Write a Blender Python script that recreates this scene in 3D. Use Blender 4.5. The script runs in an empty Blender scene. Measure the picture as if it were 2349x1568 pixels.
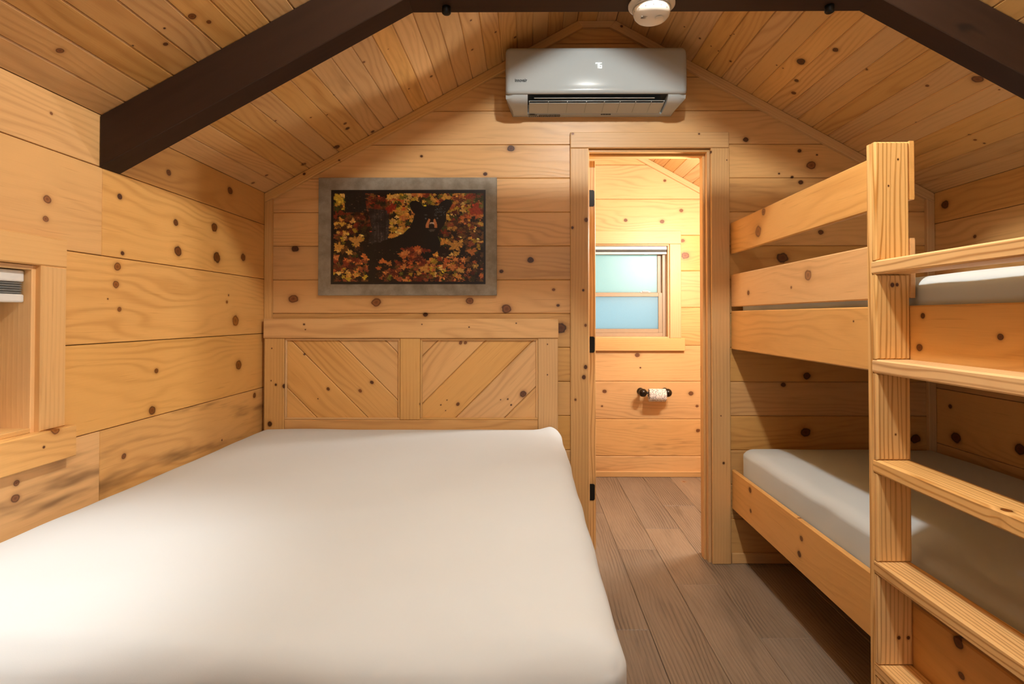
import bpy, bmesh, math, random
import numpy as np
from mathutils import Vector, Matrix, noise as mnoise

random.seed(7)
SC = bpy.context.scene
COL = SC.collection

# ------------------------------------------------------------------ camera
F = 1302.0                      # focal length in pixels of the 2349 x 1568 frame
PITCH, YAW = math.radians(0.8), math.radians(0.4)
XP = 1208.0 - F * math.tan(YAW)
YP = 727.0 - F * math.tan(PITCH)
CAM = Vector((0.0, 0.0, 1.2))
cd = bpy.data.cameras.new('camera')
cam = bpy.data.objects.new('camera', cd)
COL.objects.link(cam)
cam.location = CAM
cam.rotation_euler = (math.pi / 2 + PITCH, 0, YAW)
cd.sensor_width = 36.0
cd.sensor_fit = 'HORIZONTAL'
cd.lens = 36.0 * F / 2349.0
cd.shift_x = (1174.5 - XP) / 2349.0
cd.shift_y = (YP - 784.0) / 2349.0
cd.clip_start = 0.02
SC.camera = cam
CAMR = cam.rotation_euler.to_matrix()

# ------------------------------------------------------------------ world, exposure
world = bpy.data.worlds.new('overcast_sky')
SC.world = world
world.use_nodes = True
bg = world.node_tree.nodes['Background']
bg.inputs['Color'].default_value = (0.63, 0.84, 0.81, 1)
bg.inputs['Strength'].default_value = 1.15
SC.view_settings.view_transform = 'Standard'
SC.view_settings.look = 'None'
SC.view_settings.gamma = 1.0
SC.view_settings.use_curve_mapping = False
SC.view_settings.exposure = 0.2

# light strengths (the assumed lamps are built with their fixtures below)
P_RIDGE, P_RIDGE2, P_SCONCE, P_BATH, P_VANITY, P_FILL = 78.0, 22.0, 26.0, 9.0, 64.0, 3.5
WARM = (0.97, 1.0, 0.965)

# ------------------------------------------------------------------ generic helpers
def link(name, me, parent=None):
    o = bpy.data.objects.new(name, me)
    COL.objects.link(o)
    if parent is not None:
        o.parent = parent
        o.matrix_parent_inverse = Matrix.Translation(-parent.location)
    return o

def tag(o, label, cat=None, group=None, kind=None):
    o['label'] = label
    if cat: o['category'] = cat
    if group: o['group'] = group
    if kind: o['kind'] = kind
    return o

def empty(name, loc, label, cat, group=None, kind=None):
    o = link(name, None)
    o.location = loc
    o.empty_display_size = 0.1
    return tag(o, label, cat, group, kind)

def mesh(name, verts, faces, mat=None, parent=None, smooth=False):
    me = bpy.data.meshes.new(name)
    me.from_pydata(verts, [], faces)
    me.update()
    if smooth:
        for p in me.polygons: p.use_smooth = True
    o = link(name, me, parent)
    if mat: me.materials.append(mat)
    return o

def bm_obj(name, bm, mat, parent=None, smooth=False, doubles=True):
    if doubles: bmesh.ops.remove_doubles(bm, verts=bm.verts, dist=1e-5)
    bmesh.ops.recalc_face_normals(bm, faces=bm.faces)
    me = bpy.data.meshes.new(name)
    bm.to_mesh(me); bm.free()
    if smooth:
        for p in me.polygons: p.use_smooth = True
    o = link(name, me, parent)
    if mat: me.materials.append(mat)
    return o

def add_box(bm, x0, x1, y0, y1, z0, z1, bev=0.0, seg=2):
    vs = [bm.verts.new(p) for p in ((x0,y0,z0),(x1,y0,z0),(x1,y1,z0),(x0,y1,z0),(x0,y0,z1),(x1,y0,z1),(x1,y1,z1),(x0,y1,z1))]
    fs = [bm.faces.new([vs[i] for i in q]) for q in ((0,3,2,1),(4,5,6,7),(0,1,5,4),(1,2,6,5),(2,3,7,6),(3,0,4,7))]
    if bev > 0:
        es = list({e for f in fs for e in f.edges})
        bmesh.ops.bevel(bm, geom=es, offset=bev, segments=seg, affect='EDGES', profile=0.5)

def box(name, b, mat, parent=None, bev=0.0, seg=2, smooth=False):
    bm = bmesh.new(); add_box(bm, *b, bev=bev, seg=seg)
    return bm_obj(name, bm, mat, parent, smooth)

def lathe(bm, prof, M=Matrix.Identity(4), n=28):
    rings = []
    for r, h in prof:
        if r < 1e-6:
            rings.append([bm.verts.new(M @ Vector((0, 0, h)))])
        else:
            rings.append([bm.verts.new(M @ Vector((r*math.cos(2*math.pi*i/n), r*math.sin(2*math.pi*i/n), h))) for i in range(n)])
    for a, b in zip(rings, rings[1:]):
        for i in range(n):
            j = (i + 1) % n
            if len(a) == 1 and len(b) == 1: continue
            if len(a) == 1: bm.faces.new((a[0], b[i], b[j]))
            elif len(b) == 1: bm.faces.new((a[i], a[j], b[0]))
            else: bm.faces.new((a[i], a[j], b[j], b[i]))

def axis_mat(origin, zdir):
    z = Vector(zdir).normalized()
    x = z.orthogonal().normalized()
    y = z.cross(x)
    M = Matrix((x, y, z)).transposed().to_4x4()
    M.translation = origin
    return M

def frame(origin, x, y):
    x, y = Vector(x).normalized(), Vector(y).normalized()
    z = x.cross(y)
    M = Matrix((x, y, z)).transposed().to_4x4()
    M.translation = origin
    return M

def px_ray(x, y):
    d = Vector(((x - XP) / F, -(y - YP) / F, -1.0))
    return (CAMR @ d)

def px_hit(x, y, point, normal):
    d = px_ray(x, y)
    n = Vector(normal)
    t = (Vector(point) - CAM).dot(n) / d.dot(n)
    return CAM + d * t, t / F          # point and metres per pixel at that depth (t is depth along the axis)

def clip(poly, nx, ny, c):
    # keep the part with nx*x + ny*y <= c
    out = []
    for i in range(len(poly)):
        a, b = poly[i], poly[(i + 1) % len(poly)]
        da, db = nx*a[0] + ny*a[1] - c, nx*b[0] + ny*b[1] - c
        if da <= 0: out.append(a)
        if (da < 0 < db) or (db < 0 < da):
            t = da / (da - db)
            out.append((a[0] + (b[0]-a[0])*t, a[1] + (b[1]-a[1])*t))
    cl = []
    for p in out:
        if not cl or math.hypot(p[0]-cl[-1][0], p[1]-cl[-1][1]) > 1e-6: cl.append(p)
    if len(cl) > 1 and math.hypot(cl[0][0]-cl[-1][0], cl[0][1]-cl[-1][1]) < 1e-6: cl.pop()
    return cl

def area(poly):
    return 0.5 * sum(poly[i][0]*poly[(i+1) % len(poly)][1] - poly[(i+1) % len(poly)][0]*poly[i][1] for i in range(len(poly)))

def inset(poly, d):
    n = len(poly); out = []
    for i in range(n):
        p0, p1, p2 = Vector(poly[i-1]), Vector(poly[i]), Vector(poly[(i+1) % n])
        e1, e2 = (p1 - p0).normalized(), (p2 - p1).normalized()
        n1, n2 = Vector((-e1.y, e1.x)), Vector((-e2.y, e2.x))
        b = n1 + n2
        k = d / max(0.35, 1 + n1.dot(n2))
        q = p1 + b * k
        out.append((q.x, q.y))
    return out

# ------------------------------------------------------------------ materials
MATS = {}
class NT:
    def __init__(s, mat):
        mat.use_nodes = True
        s.t = mat.node_tree
        s.N, s.L = s.t.nodes, s.t.links
        s.bsdf = s.N['Principled BSDF']
    def new(s, kind, **kw):
        n = s.N.new(kind)
        for k, v in kw.items(): setattr(n, k, v)
        return n
    def put(s, sock, v):
        if hasattr(v, 'is_output') or isinstance(v, bpy.types.NodeSocket): s.L.new(v, sock)
        elif v is not None: sock.default_value = v
    def m(s, op, a, b=None, c=None, clamp=False):
        n = s.new('ShaderNodeMath', operation=op, use_clamp=clamp)
        s.put(n.inputs[0], a); s.put(n.inputs[1], b); s.put(n.inputs[2], c)
        return n.outputs[0]
    def vm(s, op, a, b=None):
        n = s.new('ShaderNodeVectorMath', operation=op)
        s.put(n.inputs[0], a); s.put(n.inputs[1], b)
        return n.outputs['Value'] if op in ('LENGTH', 'DOT_PRODUCT', 'DISTANCE') else n.outputs[0]
    def mix(s, f, a, b, blend='MIX'):
        n = s.new('ShaderNodeMix', data_type='RGBA', blend_type=blend)
        s.put(n.inputs[0], f); s.put(n.inputs[6], a); s.put(n.inputs[7], b)
        return n.outputs[2]
    def comb(s, x, y, z):
        n = s.new('ShaderNodeCombineXYZ')
        s.put(n.inputs[0], x); s.put(n.inputs[1], y); s.put(n.inputs[2], z)
        return n.outputs[0]
    def sep(s, v):
        n = s.new('ShaderNodeSeparateXYZ'); s.put(n.inputs[0], v)
        return n.outputs
    def noise(s, vec, scale=1.0, detail=2.0, rough=0.5):
        n = s.new('ShaderNodeTexNoise')
        s.put(n.inputs['Vector'], vec); n.inputs['Scale'].default_value = scale
        n.inputs['Detail'].default_value = detail; n.inputs['Roughness'].default_value = rough
        return n.outputs[0]
    def ramp(s, f, stops, interp='LINEAR'):
        n = s.new('ShaderNodeValToRGB'); n.color_ramp.interpolation = interp
        s.put(n.inputs[0], f)
        cr = n.color_ramp
        while len(cr.elements) < len(stops): cr.elements.new(0.5)
        for e, (p, c) in zip(cr.elements, stops):
            e.position = p; e.color = c if len(c) == 4 else (*c, 1)
        return n.outputs
    def smooth(s, v, lo, hi):
        n = s.new('ShaderNodeMapRange', interpolation_type='SMOOTHSTEP')
        s.put(n.inputs[0], v); n.inputs[1].default_value = lo; n.inputs[2].default_value = hi
        return n.outputs[0]

def plain(name, col, rough=0.5, metal=0.0, spec=0.5, emit=None, estr=0.0, bump=0.0, bscale=40, var=0.06):
    if name in MATS: return MATS[name]
    mat = bpy.data.materials.new(name); MATS[name] = mat
    t = NT(mat); b = t.bsdf
    tc = t.new('ShaderNodeTexCoord')
    n = t.noise(tc.outputs['Object'], bscale, 3.0)
    c1 = tuple(max(0, x*(1-var)) for x in col) + (1,)
    c2 = tuple(min(1, x*(1+var)) for x in col) + (1,)
    t.L.new(t.mix(n, c1, c2), b.inputs['Base Color'])
    b.inputs['Roughness'].default_value = rough
    b.inputs['Metallic'].default_value = metal
    b.inputs['Specular IOR Level'].default_value = spec
    if emit:
        b.inputs['Emission Color'].default_value = (*emit, 1)
        b.inputs['Emission Strength'].default_value = estr
    if bump:
        bn = t.new('ShaderNodeBump'); bn.inputs['Strength'].default_value = bump
        bn.inputs['Distance'].default_value = 0.002
        t.L.new(n, bn.inputs['Height']); t.L.new(bn.outputs[0], b.inputs['Normal'])
    return mat

# wood kinds: light colour, dark grain colour, ring frequency, ring wobble, ring strength, fibre strength, roughness
WK = {
 'pine':   ((0.72, 0.415, 0.155), (0.42, 0.195, 0.054), 200.0, 62.0, 0.36, 0.34, 0.40),
 'ceil':   ((0.71, 0.415, 0.160), (0.42, 0.190, 0.050), 230.0, 60.0, 0.44, 0.34, 0.40),
 'trim':   ((0.70, 0.420, 0.172), (0.44, 0.212, 0.064), 420.0, 22.0, 0.28, 0.30, 0.42),
 'lumber': ((0.78, 0.500, 0.215), (0.40, 0.180, 0.046), 560.0, 26.0, 0.85, 0.24, 0.45),
 'vinyl':  ((0.285, 0.220, 0.160), (0.095, 0.068, 0.048), 420.0, 46.0, 0.62, 1.10, 0.40),
}
def wood_mat(kind, nk):
    key = 'wood_%s_%d' % (kind, nk)
    if key in MATS: return MATS[key]
    mat = bpy.data.materials.new(key); MATS[key] = mat
    lightc, darkc, R, A, rs, fs, rough = WK[kind]
    t = NT(mat); b = t.bsdf
    P = t.new('ShaderNodeTexCoord').outputs['Object']
    rnd = t.new('ShaderNodeObjectInfo').outputs['Random']
    tnn = t.new('ShaderNodeAttribute', attribute_type='OBJECT', attribute_name='tn')
    tn = t.sep(tnn.outputs['Vector'])
    bright, stain, seed = tn[0], tn[1], tn[2]
    u, v, w = t.sep(P)
    vw = v; D = None; DK = None
    for i in range(nk):
        a = t.new('ShaderNodeAttribute', attribute_type='OBJECT', attribute_name='k%d' % i)
        ku, kv, kz = t.sep(a.outputs['Vector'])
        kr = t.m('DIVIDE', t.m('FLOOR', kz), 4000.0)      # whole part: radius in quarter millimetres, fraction: darkness
        kd = t.m('FRACT', kz)
        dv = t.m('SUBTRACT', v, kv); du = t.m('SUBTRACT', u, ku)
        d = t.vm('LENGTH', t.comb(t.m('MULTIPLY', du, 0.85), dv, 0.0))
        d = t.m('DIVIDE', d, kr)
        g = t.m('MULTIPLY', t.m('EXPONENT', t.m('MULTIPLY', t.m('MULTIPLY', d, d), -0.22)), 0.62)
        vw = t.m('SUBTRACT', vw, t.m('MULTIPLY', dv, g))
        dk = t.m('MULTIPLY', t.m('LESS_THAN', d, 2.2), kd)
        D = d if D is None else t.m('MINIMUM', D, d)
        DK = dk if DK is None else t.m('MAXIMUM', DK, dk)
    sz = t.m('MULTIPLY', t.m('ADD', seed, rnd), 37.0)
    n1 = t.noise(t.comb(t.m('MULTIPLY', u, 1.1), t.m('MULTIPLY', vw, 5.0), sz), 1.0, 2.0)
    ph = t.m('ADD', t.m('MULTIPLY', t.m('MULTIPLY_ADD', w, 0.75, vw), R), t.m('MULTIPLY', n1, A))
    if kind == 'lumber':
        ph = t.m('ADD', ph, t.m('MULTIPLY', t.noise(t.comb(t.m('MULTIPLY', u, 2.5), t.m('MULTIPLY', t.m('MULTIPLY_ADD', w, 0.75, vw), 38.0), t.m('ADD', sz, 21.0)), 1.0, 1.0), 9.0))
    ring = t.m('POWER', t.m('MULTIPLY_ADD', t.m('SINE', ph), 0.5, 0.5), 4.5 if kind == 'lumber' else 2.2)
    n2 = t.noise(t.comb(t.m('MULTIPLY', u, 9.0), t.m('MULTIPLY', vw, 420.0), sz), 1.0, 2.0, 0.6)
    n3 = t.noise(t.comb(t.m('MULTIPLY', u, 2.2), t.m('MULTIPLY', vw, 13.0), t.m('ADD', sz, 11.0)), 1.0, 3.0, 0.6)
    n4 = t.noise(t.comb(t.m('MULTIPLY', u, 1.3), t.m('MULTIPLY', v, 4.0), t.m('ADD', sz, 5.0)), 1.0, 1.0)
    rmod = t.m('MULTIPLY', ring, t.m('MULTIPLY_ADD', t.smooth(n4, 0.35, 0.70), 0.85, 0.15))
    if kind == 'lumber': rmod = t.m('MULTIPLY', ring, t.m('MULTIPLY_ADD', n4, 0.6, 0.55))
    f = t.m('ADD', t.m('MULTIPLY', rmod, rs), t.m('MULTIPLY', t.m('SUBTRACT', n2, 0.35), fs), clamp=True)
    f = t.m('ADD', f, t.m('MULTIPLY', t.m('SUBTRACT', n4, 0.5), 0.45), clamp=True)
    col = t.mix(f, (*lightc, 1), (*darkc, 1))
    n5 = t.noise(t.comb(t.m('MULTIPLY', u, 5.0), t.m('MULTIPLY', vw, 110.0), t.m('ADD', sz, 3.0)), 1.0, 2.0)
    col = t.mix(t.m('MULTIPLY', t.smooth(n5, 0.62, 0.76), 0.34), col, (*darkc, 1))
    st = t.m('MULTIPLY', t.smooth(n3, 0.52, 0.78), stain, clamp=True)
    col = t.mix(st, col, tuple(c*0.42 for c in darkc) + (1,))
    if nk:
        edge = t.noise(t.vm('MULTIPLY', P, (42, 42, 42)), 1.0, 1.0)
        Dn = t.m('ADD', D, t.m('MULTIPLY', t.m('SUBTRACT', edge, 0.5), 0.55))
        kr_ = t.m('MULTIPLY', t.m('SINE', t.m('MULTIPLY', Dn, 26.0)), 0.05)
        Dk = t.m('DIVIDE', t.m('ADD', Dn, kr_), 3.0)
        lc = t.ramp(Dk, [(0.0, (0.20, 0.060, 0.012, 1)), (0.20, (0.34, 0.125, 0.030, 1)), (0.27, (0.22, 0.070, 0.014, 1)), (0.32, (0.09, 0.026, 0.006, .9)), (0.37, (0.42, 0.19, 0.055, .5)), (0.58, (0.52, 0.27, 0.085, .22)), (1.0, (0.6, 0.33, 0.13, 0))])
        dc = t.ramp(Dk, [(0.0, (0.060, 0.018, 0.006, 1)), (0.20, (0.085, 0.026, 0.008, 1)), (0.27, (0.035, 0.011, 0.004, 1)), (0.33, (0.010, 0.004, 0.002, .95)), (0.38, (0.24, 0.09, 0.024, .5)), (0.58, (0.48, 0.24, 0.075, .2)), (1.0, (0.6, 0.33, 0.13, 0))])
        kc = t.mix(DK, lc[0], dc[0])
        col = t.mix(lc[1], col, kc)
    hsv = t.new('ShaderNodeHueSaturation')
    hsv.inputs['Hue'].default_value = 0.5
    t.L.new(t.m('MULTIPLY_ADD', rnd, 0.16, 0.92), hsv.inputs['Saturation'])
    t.L.new(bright, hsv.inputs['Value'])
    t.L.new(col, hsv.inputs['Color'])
    t.L.new(hsv.outputs[0], b.inputs['Base Color'])
    t.L.new(t.m('MULTIPLY_ADD', n3, 0.16, rough - 0.08), b.inputs['Roughness'])
    b.inputs['Specular IOR Level'].default_value = 0.42
    bn = t.new('ShaderNodeBump'); bn.inputs['Strength'].default_value = 0.12 if kind != 'vinyl' else 0.3
    bn.inputs['Distance'].default_value = 0.0015
    t.L.new(t.m('ADD', n2, ring), bn.inputs['Height']); t.L.new(bn.outputs[0], b.inputs['Normal'])
    return mat

WOODS = []      # (object, kind, [knots])
def wood_obj(o, kind, bright=None, stain=None):
    o['tn'] = [bright if bright is not None else random.uniform(0.90, 1.07), stain if stain is not None else random.choice([0.0, 0.0, 0.1, 0.35]), random.random()]
    rec = [o, kind, []]
    WOODS.append(rec)
    return rec

def poly_mesh(poly, T, bev, back=False):
    """Prism over a convex outline; front (z = T) edges chamfered by bev, back edges too if asked."""
    if area(poly) < 0: poly = poly[::-1]
    n = len(poly)
    verts, faces, rings = [], [], []
    lay = []
    if back and bev > 0: lay += [(inset(poly, bev), 0.0), (poly, bev)]
    else: lay += [(poly, 0.0)]
    if bev > 0: lay += [(poly, T - bev), (inset(poly, bev), T)]
    else: lay += [(poly, T)]
    for pl, z in lay:
        rings.append(len(verts)); verts += [(p[0], p[1], z) for p in pl]
    faces.append([rings[0] + i for i in reversed(range(n))])
    for r0, r1 in zip(rings, rings[1:]):
        for i in range(n):
            j = (i + 1) % n
            faces.append([r0 + i, r0 + j, r1 + j, r1 + i])
    faces.append([rings[-1] + i for i in range(n)])
    return verts, faces

def plank(poly, M, T=0.015, bev=0.003, kind='pine', parent=None, name='plank', back=False, bright=None, stain=None):
    """A board over outline poly (local x along the grain) in frame M; front face at local z = 0 going back to -T."""
    cx = sum(p[0] for p in poly) / len(poly); cy = sum(p[1] for p in poly) / len(poly)
    loc = [(p[0]-cx, p[1]-cy) for p in poly]
    v, f = poly_mesh(loc, T, bev, back)
    v = [(a, b, c - T) for a, b, c in v]
    o = mesh(name, v, f)
    Mw = M @ Matrix.Translation((cx, cy, 0))
    if parent is not None:
        o.parent = parent
        o.matrix_parent_inverse = Matrix.Translation(-parent.location)
    o.matrix_basis = Mw
    rec = wood_obj(o, kind, bright, stain)
    rec.append(Mw)
    xs = [p[0] for p in loc]; ys = [p[1] for p in loc]
    rec.append((min(xs), max(xs), min(ys), max(ys)))
    return rec

AX = {'x': Vector((1,0,0)), 'y': Vector((0,1,0)), 'z': Vector((0,0,1))}
def wbox(name, b, grain, kind='lumber', parent=None, bev=0.003, wide=None, bright=None, stain=None):
    """A piece of lumber filling world box b with the grain along an axis."""
    lo, hi = Vector((b[0], b[2], b[4])), Vector((b[1], b[3], b[5]))
    s = hi - lo
    oth = [a for a in 'xyz' if a != grain]
    if wide is None: wide = max(oth, key=lambda a: s['xyz'.index(a)])
    M = frame((0,0,0), AX[grain], AX[wide])
    L, W = s['xyz'.index(grain)], s['xyz'.index(wide)]
    third = [a for a in oth if a != wide][0]
    T = s['xyz'.index(third)]
    c = (lo + hi) / 2
    zdir = M.to_3x3() @ Vector((0,0,1))
    M.translation = c + zdir * (T / 2)
    poly = [(-L/2,-W/2),(L/2,-W/2),(L/2,W/2),(-L/2,W/2)]
    return plank(poly, M, T, bev, kind, parent, name, True, bright, stain)

def add_knots(recs, pts, point, normal, sc=1.0, off=(0, 0)):
    """Knots read off the photograph: (x, y, radius, darkness) in a crop of scale sc at off, laid on a plane of the room."""
    for k in pts:
        x, y, r, dk = k[0]/sc + off[0], k[1]/sc + off[1], k[2]/sc, k[3]
        P, mpp = px_hit(x, y, point, normal)
        r *= mpp
        for rec in recs:
            l = rec[3].inverted() @ P
            bb = rec[4]
            if bb[0]-r*.8 < l.x < bb[1]+r*.8 and bb[2]-r*.8 < l.y < bb[3]+r*.8 and abs(l.z) < 0.06:
                rec[2].append((l.x, l.y, max(r, 0.0025), dk))

def random_knots(recs, per_m=0.5, rmin=0.004, rmax=0.016):
    for rec in recs:
        bb = rec[4]
        L = bb[1] - bb[0]
        n = min(4, int(random.random() * per_m * L * 2 + 0.3))
        for _ in range(n):
            r = random.uniform(rmin, rmax)
            rec[2].append((random.uniform(bb[0], bb[1]), random.uniform(bb[2], bb[3])*0.8, r, random.choice([0.2, 0.4, 0.6, 0.9])))

def finish_wood():
    for rec in WOODS:
        o, kind, ks = rec[0], rec[1], sorted(rec[2], key=lambda k: -k[2])[:7]
        for i, k in enumerate(ks): o['k%d' % i] = [float(k[0]), float(k[1]), float(max(6, round(k[2]*3000)) + min(.97, k[3]))]
        o.data.materials.clear()
        o.data.materials.append(wood_mat(kind, len(ks)))

# ------------------------------------------------------------------ room dimensions (metres; floor z = 0, back wall face y = 2.8)
XL, XR, YB, YF = -1.292, 1.994, 2.80, -1.60
YP0, YP1, YBB = 2.80, 2.92, 4.30          # partition faces, bathroom back wall
SL = 0.5505; TH = math.atan(SL); CO, SI = math.cos(TH), math.sin(TH)
EAVE = 1.811
RX0, RX1 = 0.25, 0.44                      # flat strip at the ridge
ZR = EAVE + (RX0 - XL) * SL                # ridge height
EAVE_R = ZR - (XR - RX1) * SL
XC = (RX0 + RX1) / 2
DX0, DX1, DZ = 0.305, 0.905, 2.03          # door opening
WY0, WY1, WZ0, WZ1 = 0.62, 1.481, 0.90, 1.335   # bedroom window opening in the left wall
BX0, BX1, BZ0, BZ1 = 0.42, 1.08, 1.04, 1.7515   # bathroom window opening

dark = plain('dark_backing', (0.05, 0.03, 0.015), 0.9)
outside = plain('exterior_board', (0.30, 0.2, 0.12), 0.8)

def slab_poly(name, poly, y0, y1, mat, hole=None):
    """Vertical slab over an (x, z) outline with one rectangular hole."""
    bm = bmesh.new()
    def piece(pl):
        if len(pl) < 3: return
        a = [bm.verts.new((p[0], y0, p[1])) for p in pl]
        c = [bm.verts.new((p[0], y1, p[1])) for p in pl]
        bm.faces.new(a); bm.faces.new(c[::-1])
        for i in range(len(pl)):
            j = (i+1) % len(pl)
            bm.faces.new((a[i], c[i], c[j], a[j]))
    if hole is None: piece(poly)
    else:
        hx0, hx1, hz0, hz1 = hole
        piece(clip(poly, 1, 0, hx0)); piece(clip(poly, -1, 0, -hx1))
        mid = clip(clip(poly, 1, 0, hx1), -1, 0, -hx0)
        piece(clip(mid, 0, -1, -hz1))
        if hz0 > 0.01: piece(clip(mid, 0, 1, hz0))
    return bm_obj(name, bm, mat, doubles=False)

def rect_minus(u0, u1, v0, v1, h):
    if h is None or u1 <= h[0] or u0 >= h[1] or v1 <= h[2] or v0 >= h[3]: return [(u0, u1, v0, v1)]
    out = []
    if u0 < h[0]: out.append((u0, h[0], v0, v1))
    if u1 > h[1]: out.append((h[1], u1, v0, v1))
    a, b = max(u0, h[0]), min(u1, h[1])
    if v1 > h[3] + 0.03: out.append((a, b, h[3], v1))
    if v0 < h[2] - 0.03: out.append((a, b, v0, h[2]))
    return out

GABLE = [(XL, 0), (XR, 0), (XR, EAVE_R), (RX1, ZR), (RX0, ZR), (XL, EAVE)]

# ---- floor
floor = box('floor', (XL-.2, XR+.2, YF-.2, YBB+.2, -0.12, -0.008), dark)
tag(floor, 'brown wood-look plank floor running through the doorway', 'floor', kind='structure')
FW = 0.199
fx = 0.472
k0 = int(math.floor((XL - fx) / FW))
fl = []
joints = {0: [2.953, 1.55, 0.1, -1.0], 1: [3.248, 2.571, 1.05, -0.4], 2: [3.64, 2.146, 0.65, -0.8], 3: [2.75, 1.3, -0.2], -1: [3.5, 2.2, 0.8, -0.6]}
for k in range(k0, 9):
    x0, x1 = max(fx + k*FW, XL), min(fx + (k+1)*FW, XR)
    if x1 - x0 < 0.02: continue
    js = joints.get(k, [random.uniform(3.2, 4.0) - i*1.35 for i in range(4)])
    ys = [YBB] + sorted([j for j in js if YF < j < YBB], reverse=True) + [YF]
    for a, b in zip(ys, ys[1:]):
        g = 0.0006
        M = frame((0, 0, 0), (0, 1, 0), (-1, 0, 0))
        fl.append(plank([(b+g, -x1+g), (a-g, -x1+g), (a-g, -x0-g), (b+g, -x0-g)], M, 0.008, 0.0018, 'vinyl', floor, bright=random.uniform(0.82, 1.12), stain=random.choice([0, .3, .5])))
random_knots(fl, 0.25, 0.010, 0.018)
for r in fl: r[2] = [(a, b, c, 0.35) for a, b, c, d in r[2]]

# ---- ceiling
CT = 0.016
bm = bmesh.new()
for (p, q) in (((XL-.25, EAVE-.25*SL), (RX0, ZR)), ((RX0, ZR), (RX1, ZR)), ((RX1, ZR), (XR+.25, EAVE_R-.25*SL))):
    vs = []
    for y in (YF-.15, YBB+.15):
        for (x, z) in (p, q): vs += [bm.verts.new((x, y, z + 0.004 + CT)), bm.verts.new((x, y, z + 0.10))]
    a = vs
    for q4 in ((0,2,3,1),(4,5,7,6),(0,4,6,2),(1,3,7,5),(0,1,5,4),(2,6,7,3)): bm.faces.new([a[i] for i in q4])
ceiling = bm_obj('ceiling', bm, dark, doubles=False)
tag(ceiling, 'sloped gable ceiling of narrow knotty pine boards', 'ceiling', kind='structure')
ce_l, ce_r = [], []
slope_len = math.hypot(RX0 - XL, ZR - EAVE)
NS = 21
for side in (0, 1):
    length = slope_len if side == 0 else math.hypot(XR - RX1, ZR - EAVE_R)
    wd = length / NS
    if side == 0: M = frame((XL, 0, EAVE), (0, 1, 0), (CO, 0, SI))
    else: M = frame((XR, 0, EAVE_R), (0, -1, 0), (-CO, 0, SI))
    tone = 1.0
    for i in range(NS):
        v0, v1 = i*wd + .0004, (i+1)*wd - .0004
        if i % 2 == 0: tone = random.uniform(0.88, 1.08)
        for (a, b) in ((YF, YB), (YP1, YBB)):
            u0, u1 = (a, b) if side == 0 else (-b, -a)
            rec = plank([(u0, v0), (u1, v0), (u1, v1), (u0, v1)], M, CT, 0.0035, 'ceil', ceiling, bright=tone*random.uniform(.97, 1.03))
            (ce_l if side == 0 else ce_r).append(rec)
Mf = frame((0, 0, ZR), (0, 1, 0), (1, 0, 0))
for a, b in ((YF, YB), (YP1, YBB)):
    plank([(a, RX0), (b, RX0), (b, XC-.0005), (a, XC-.0005)], Mf, CT, 0.003, 'ceil', ceiling)
    plank([(a, XC+.0005), (b, XC+.0005), (b, RX1), (a, RX1)], Mf, CT, 0.003, 'ceil', ceiling)
nl, nr = (SI, 0, -CO), (-SI, 0, -CO)
add_knots(ce_l, [(898,465,14,.3),(447,1230,22,.4),(168,1313,15,.4),(67,1370,16,.4),(675,713,7,.7),(757,925,16,.5),(775,962,20,.9),(963,985,18,1),(695,1100,30,.9),(1710,372,11,.5),(1700,152,11,.5),(1403,572,14,.6),(2030,280,14,.6),(500,880,9,.5),(622,860,10,.4),(1235,665,8,.6),(1080,368,6,.4),(235,905,10,.6),(1885,240,10,.8)], (XL,0,EAVE), nl, 3.267, (560,0))
add_knots(ce_l, [(1440,122,36,.45),(1565,165,22,.5),(1233,212,11,1),(995,342,9,1),(1240,330,22,.8),(450,380,34,.3)], (XL,0,EAVE), nl, 3.267, (0,0))
add_knots(ce_r, [(2033,540,44,.5),(1275,475,11,.6),(1060,340,24,1),(825,420,38,1),(795,550,18,.8),(775,635,20,.8),(1688,585,14,.3),(1612,835,6,.8),(2015,955,12,.3),(1975,920,9,.7),(2078,978,9,.7),(345,418,11,.8),(262,348,6,1),(212,315,6,.6),(368,233,5,1),(343,243,5,1),(450,470,4,1),(30,183,6,1),(135,262,10,.7),(660,445,6,.9),(703,466,6,.6),(2180,612,8,.4)], (XR,0,EAVE_R), nr, 2.977, (1560,0))

# ---- partition wall at the far end of the bedroom
wall_back = slab_poly('wall_back', GABLE, YB + 0.015, YP1, outside, (DX0, DX1, 0, DZ))
tag(wall_back, 'gable end wall of horizontal knotty pine boards with a doorway', 'wall', kind='structure')
Mb = frame((0, YB, 0), (1, 0, 0), (0, 0, 1))
wb = []
PIT = 0.1675
z = 1.217 - 8*PIT
g = 0.0006
BT = {0: .95, 1: .93, 2: .96, 3: .9, 4: .95, 5: .97, 6: .97, 7: .96, 8: 1.04, 9: .99, 10: 1.1, 11: 1.08, 12: 1.04, 13: 1.06, 14: 1.0, 15: .93, 16: .98}
ri = 0
while z < ZR:
    z0, z1 = max(z, 0.0), min(z + PIT, ZR)
    if z1 - z0 > 0.02:
        for (u0, u1, v0, v1) in rect_minus(XL, XR, z0, z1, (DX0 - .004, DX1 + .004, -1, DZ)):
            pl = [(u0, v0+g), (u1, v0+g), (u1, v1-g), (u0, v1-g)]
            pl = clip(pl, -SL, 1, EAVE - SL*XL)
            pl = clip(pl, SL, 1, EAVE_R + SL*XR)
            if len(pl) >= 3 and abs(area(pl)) > 0.001:
                wb.append(plank(pl, Mb, 0.015, 0.004, 'pine', wall_back, bright=BT.get(ri, 1)*random.uniform(.96, 1.03), stain=random.choice([0, 0, .2, .3])))
    z += PIT; ri += 1
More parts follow.
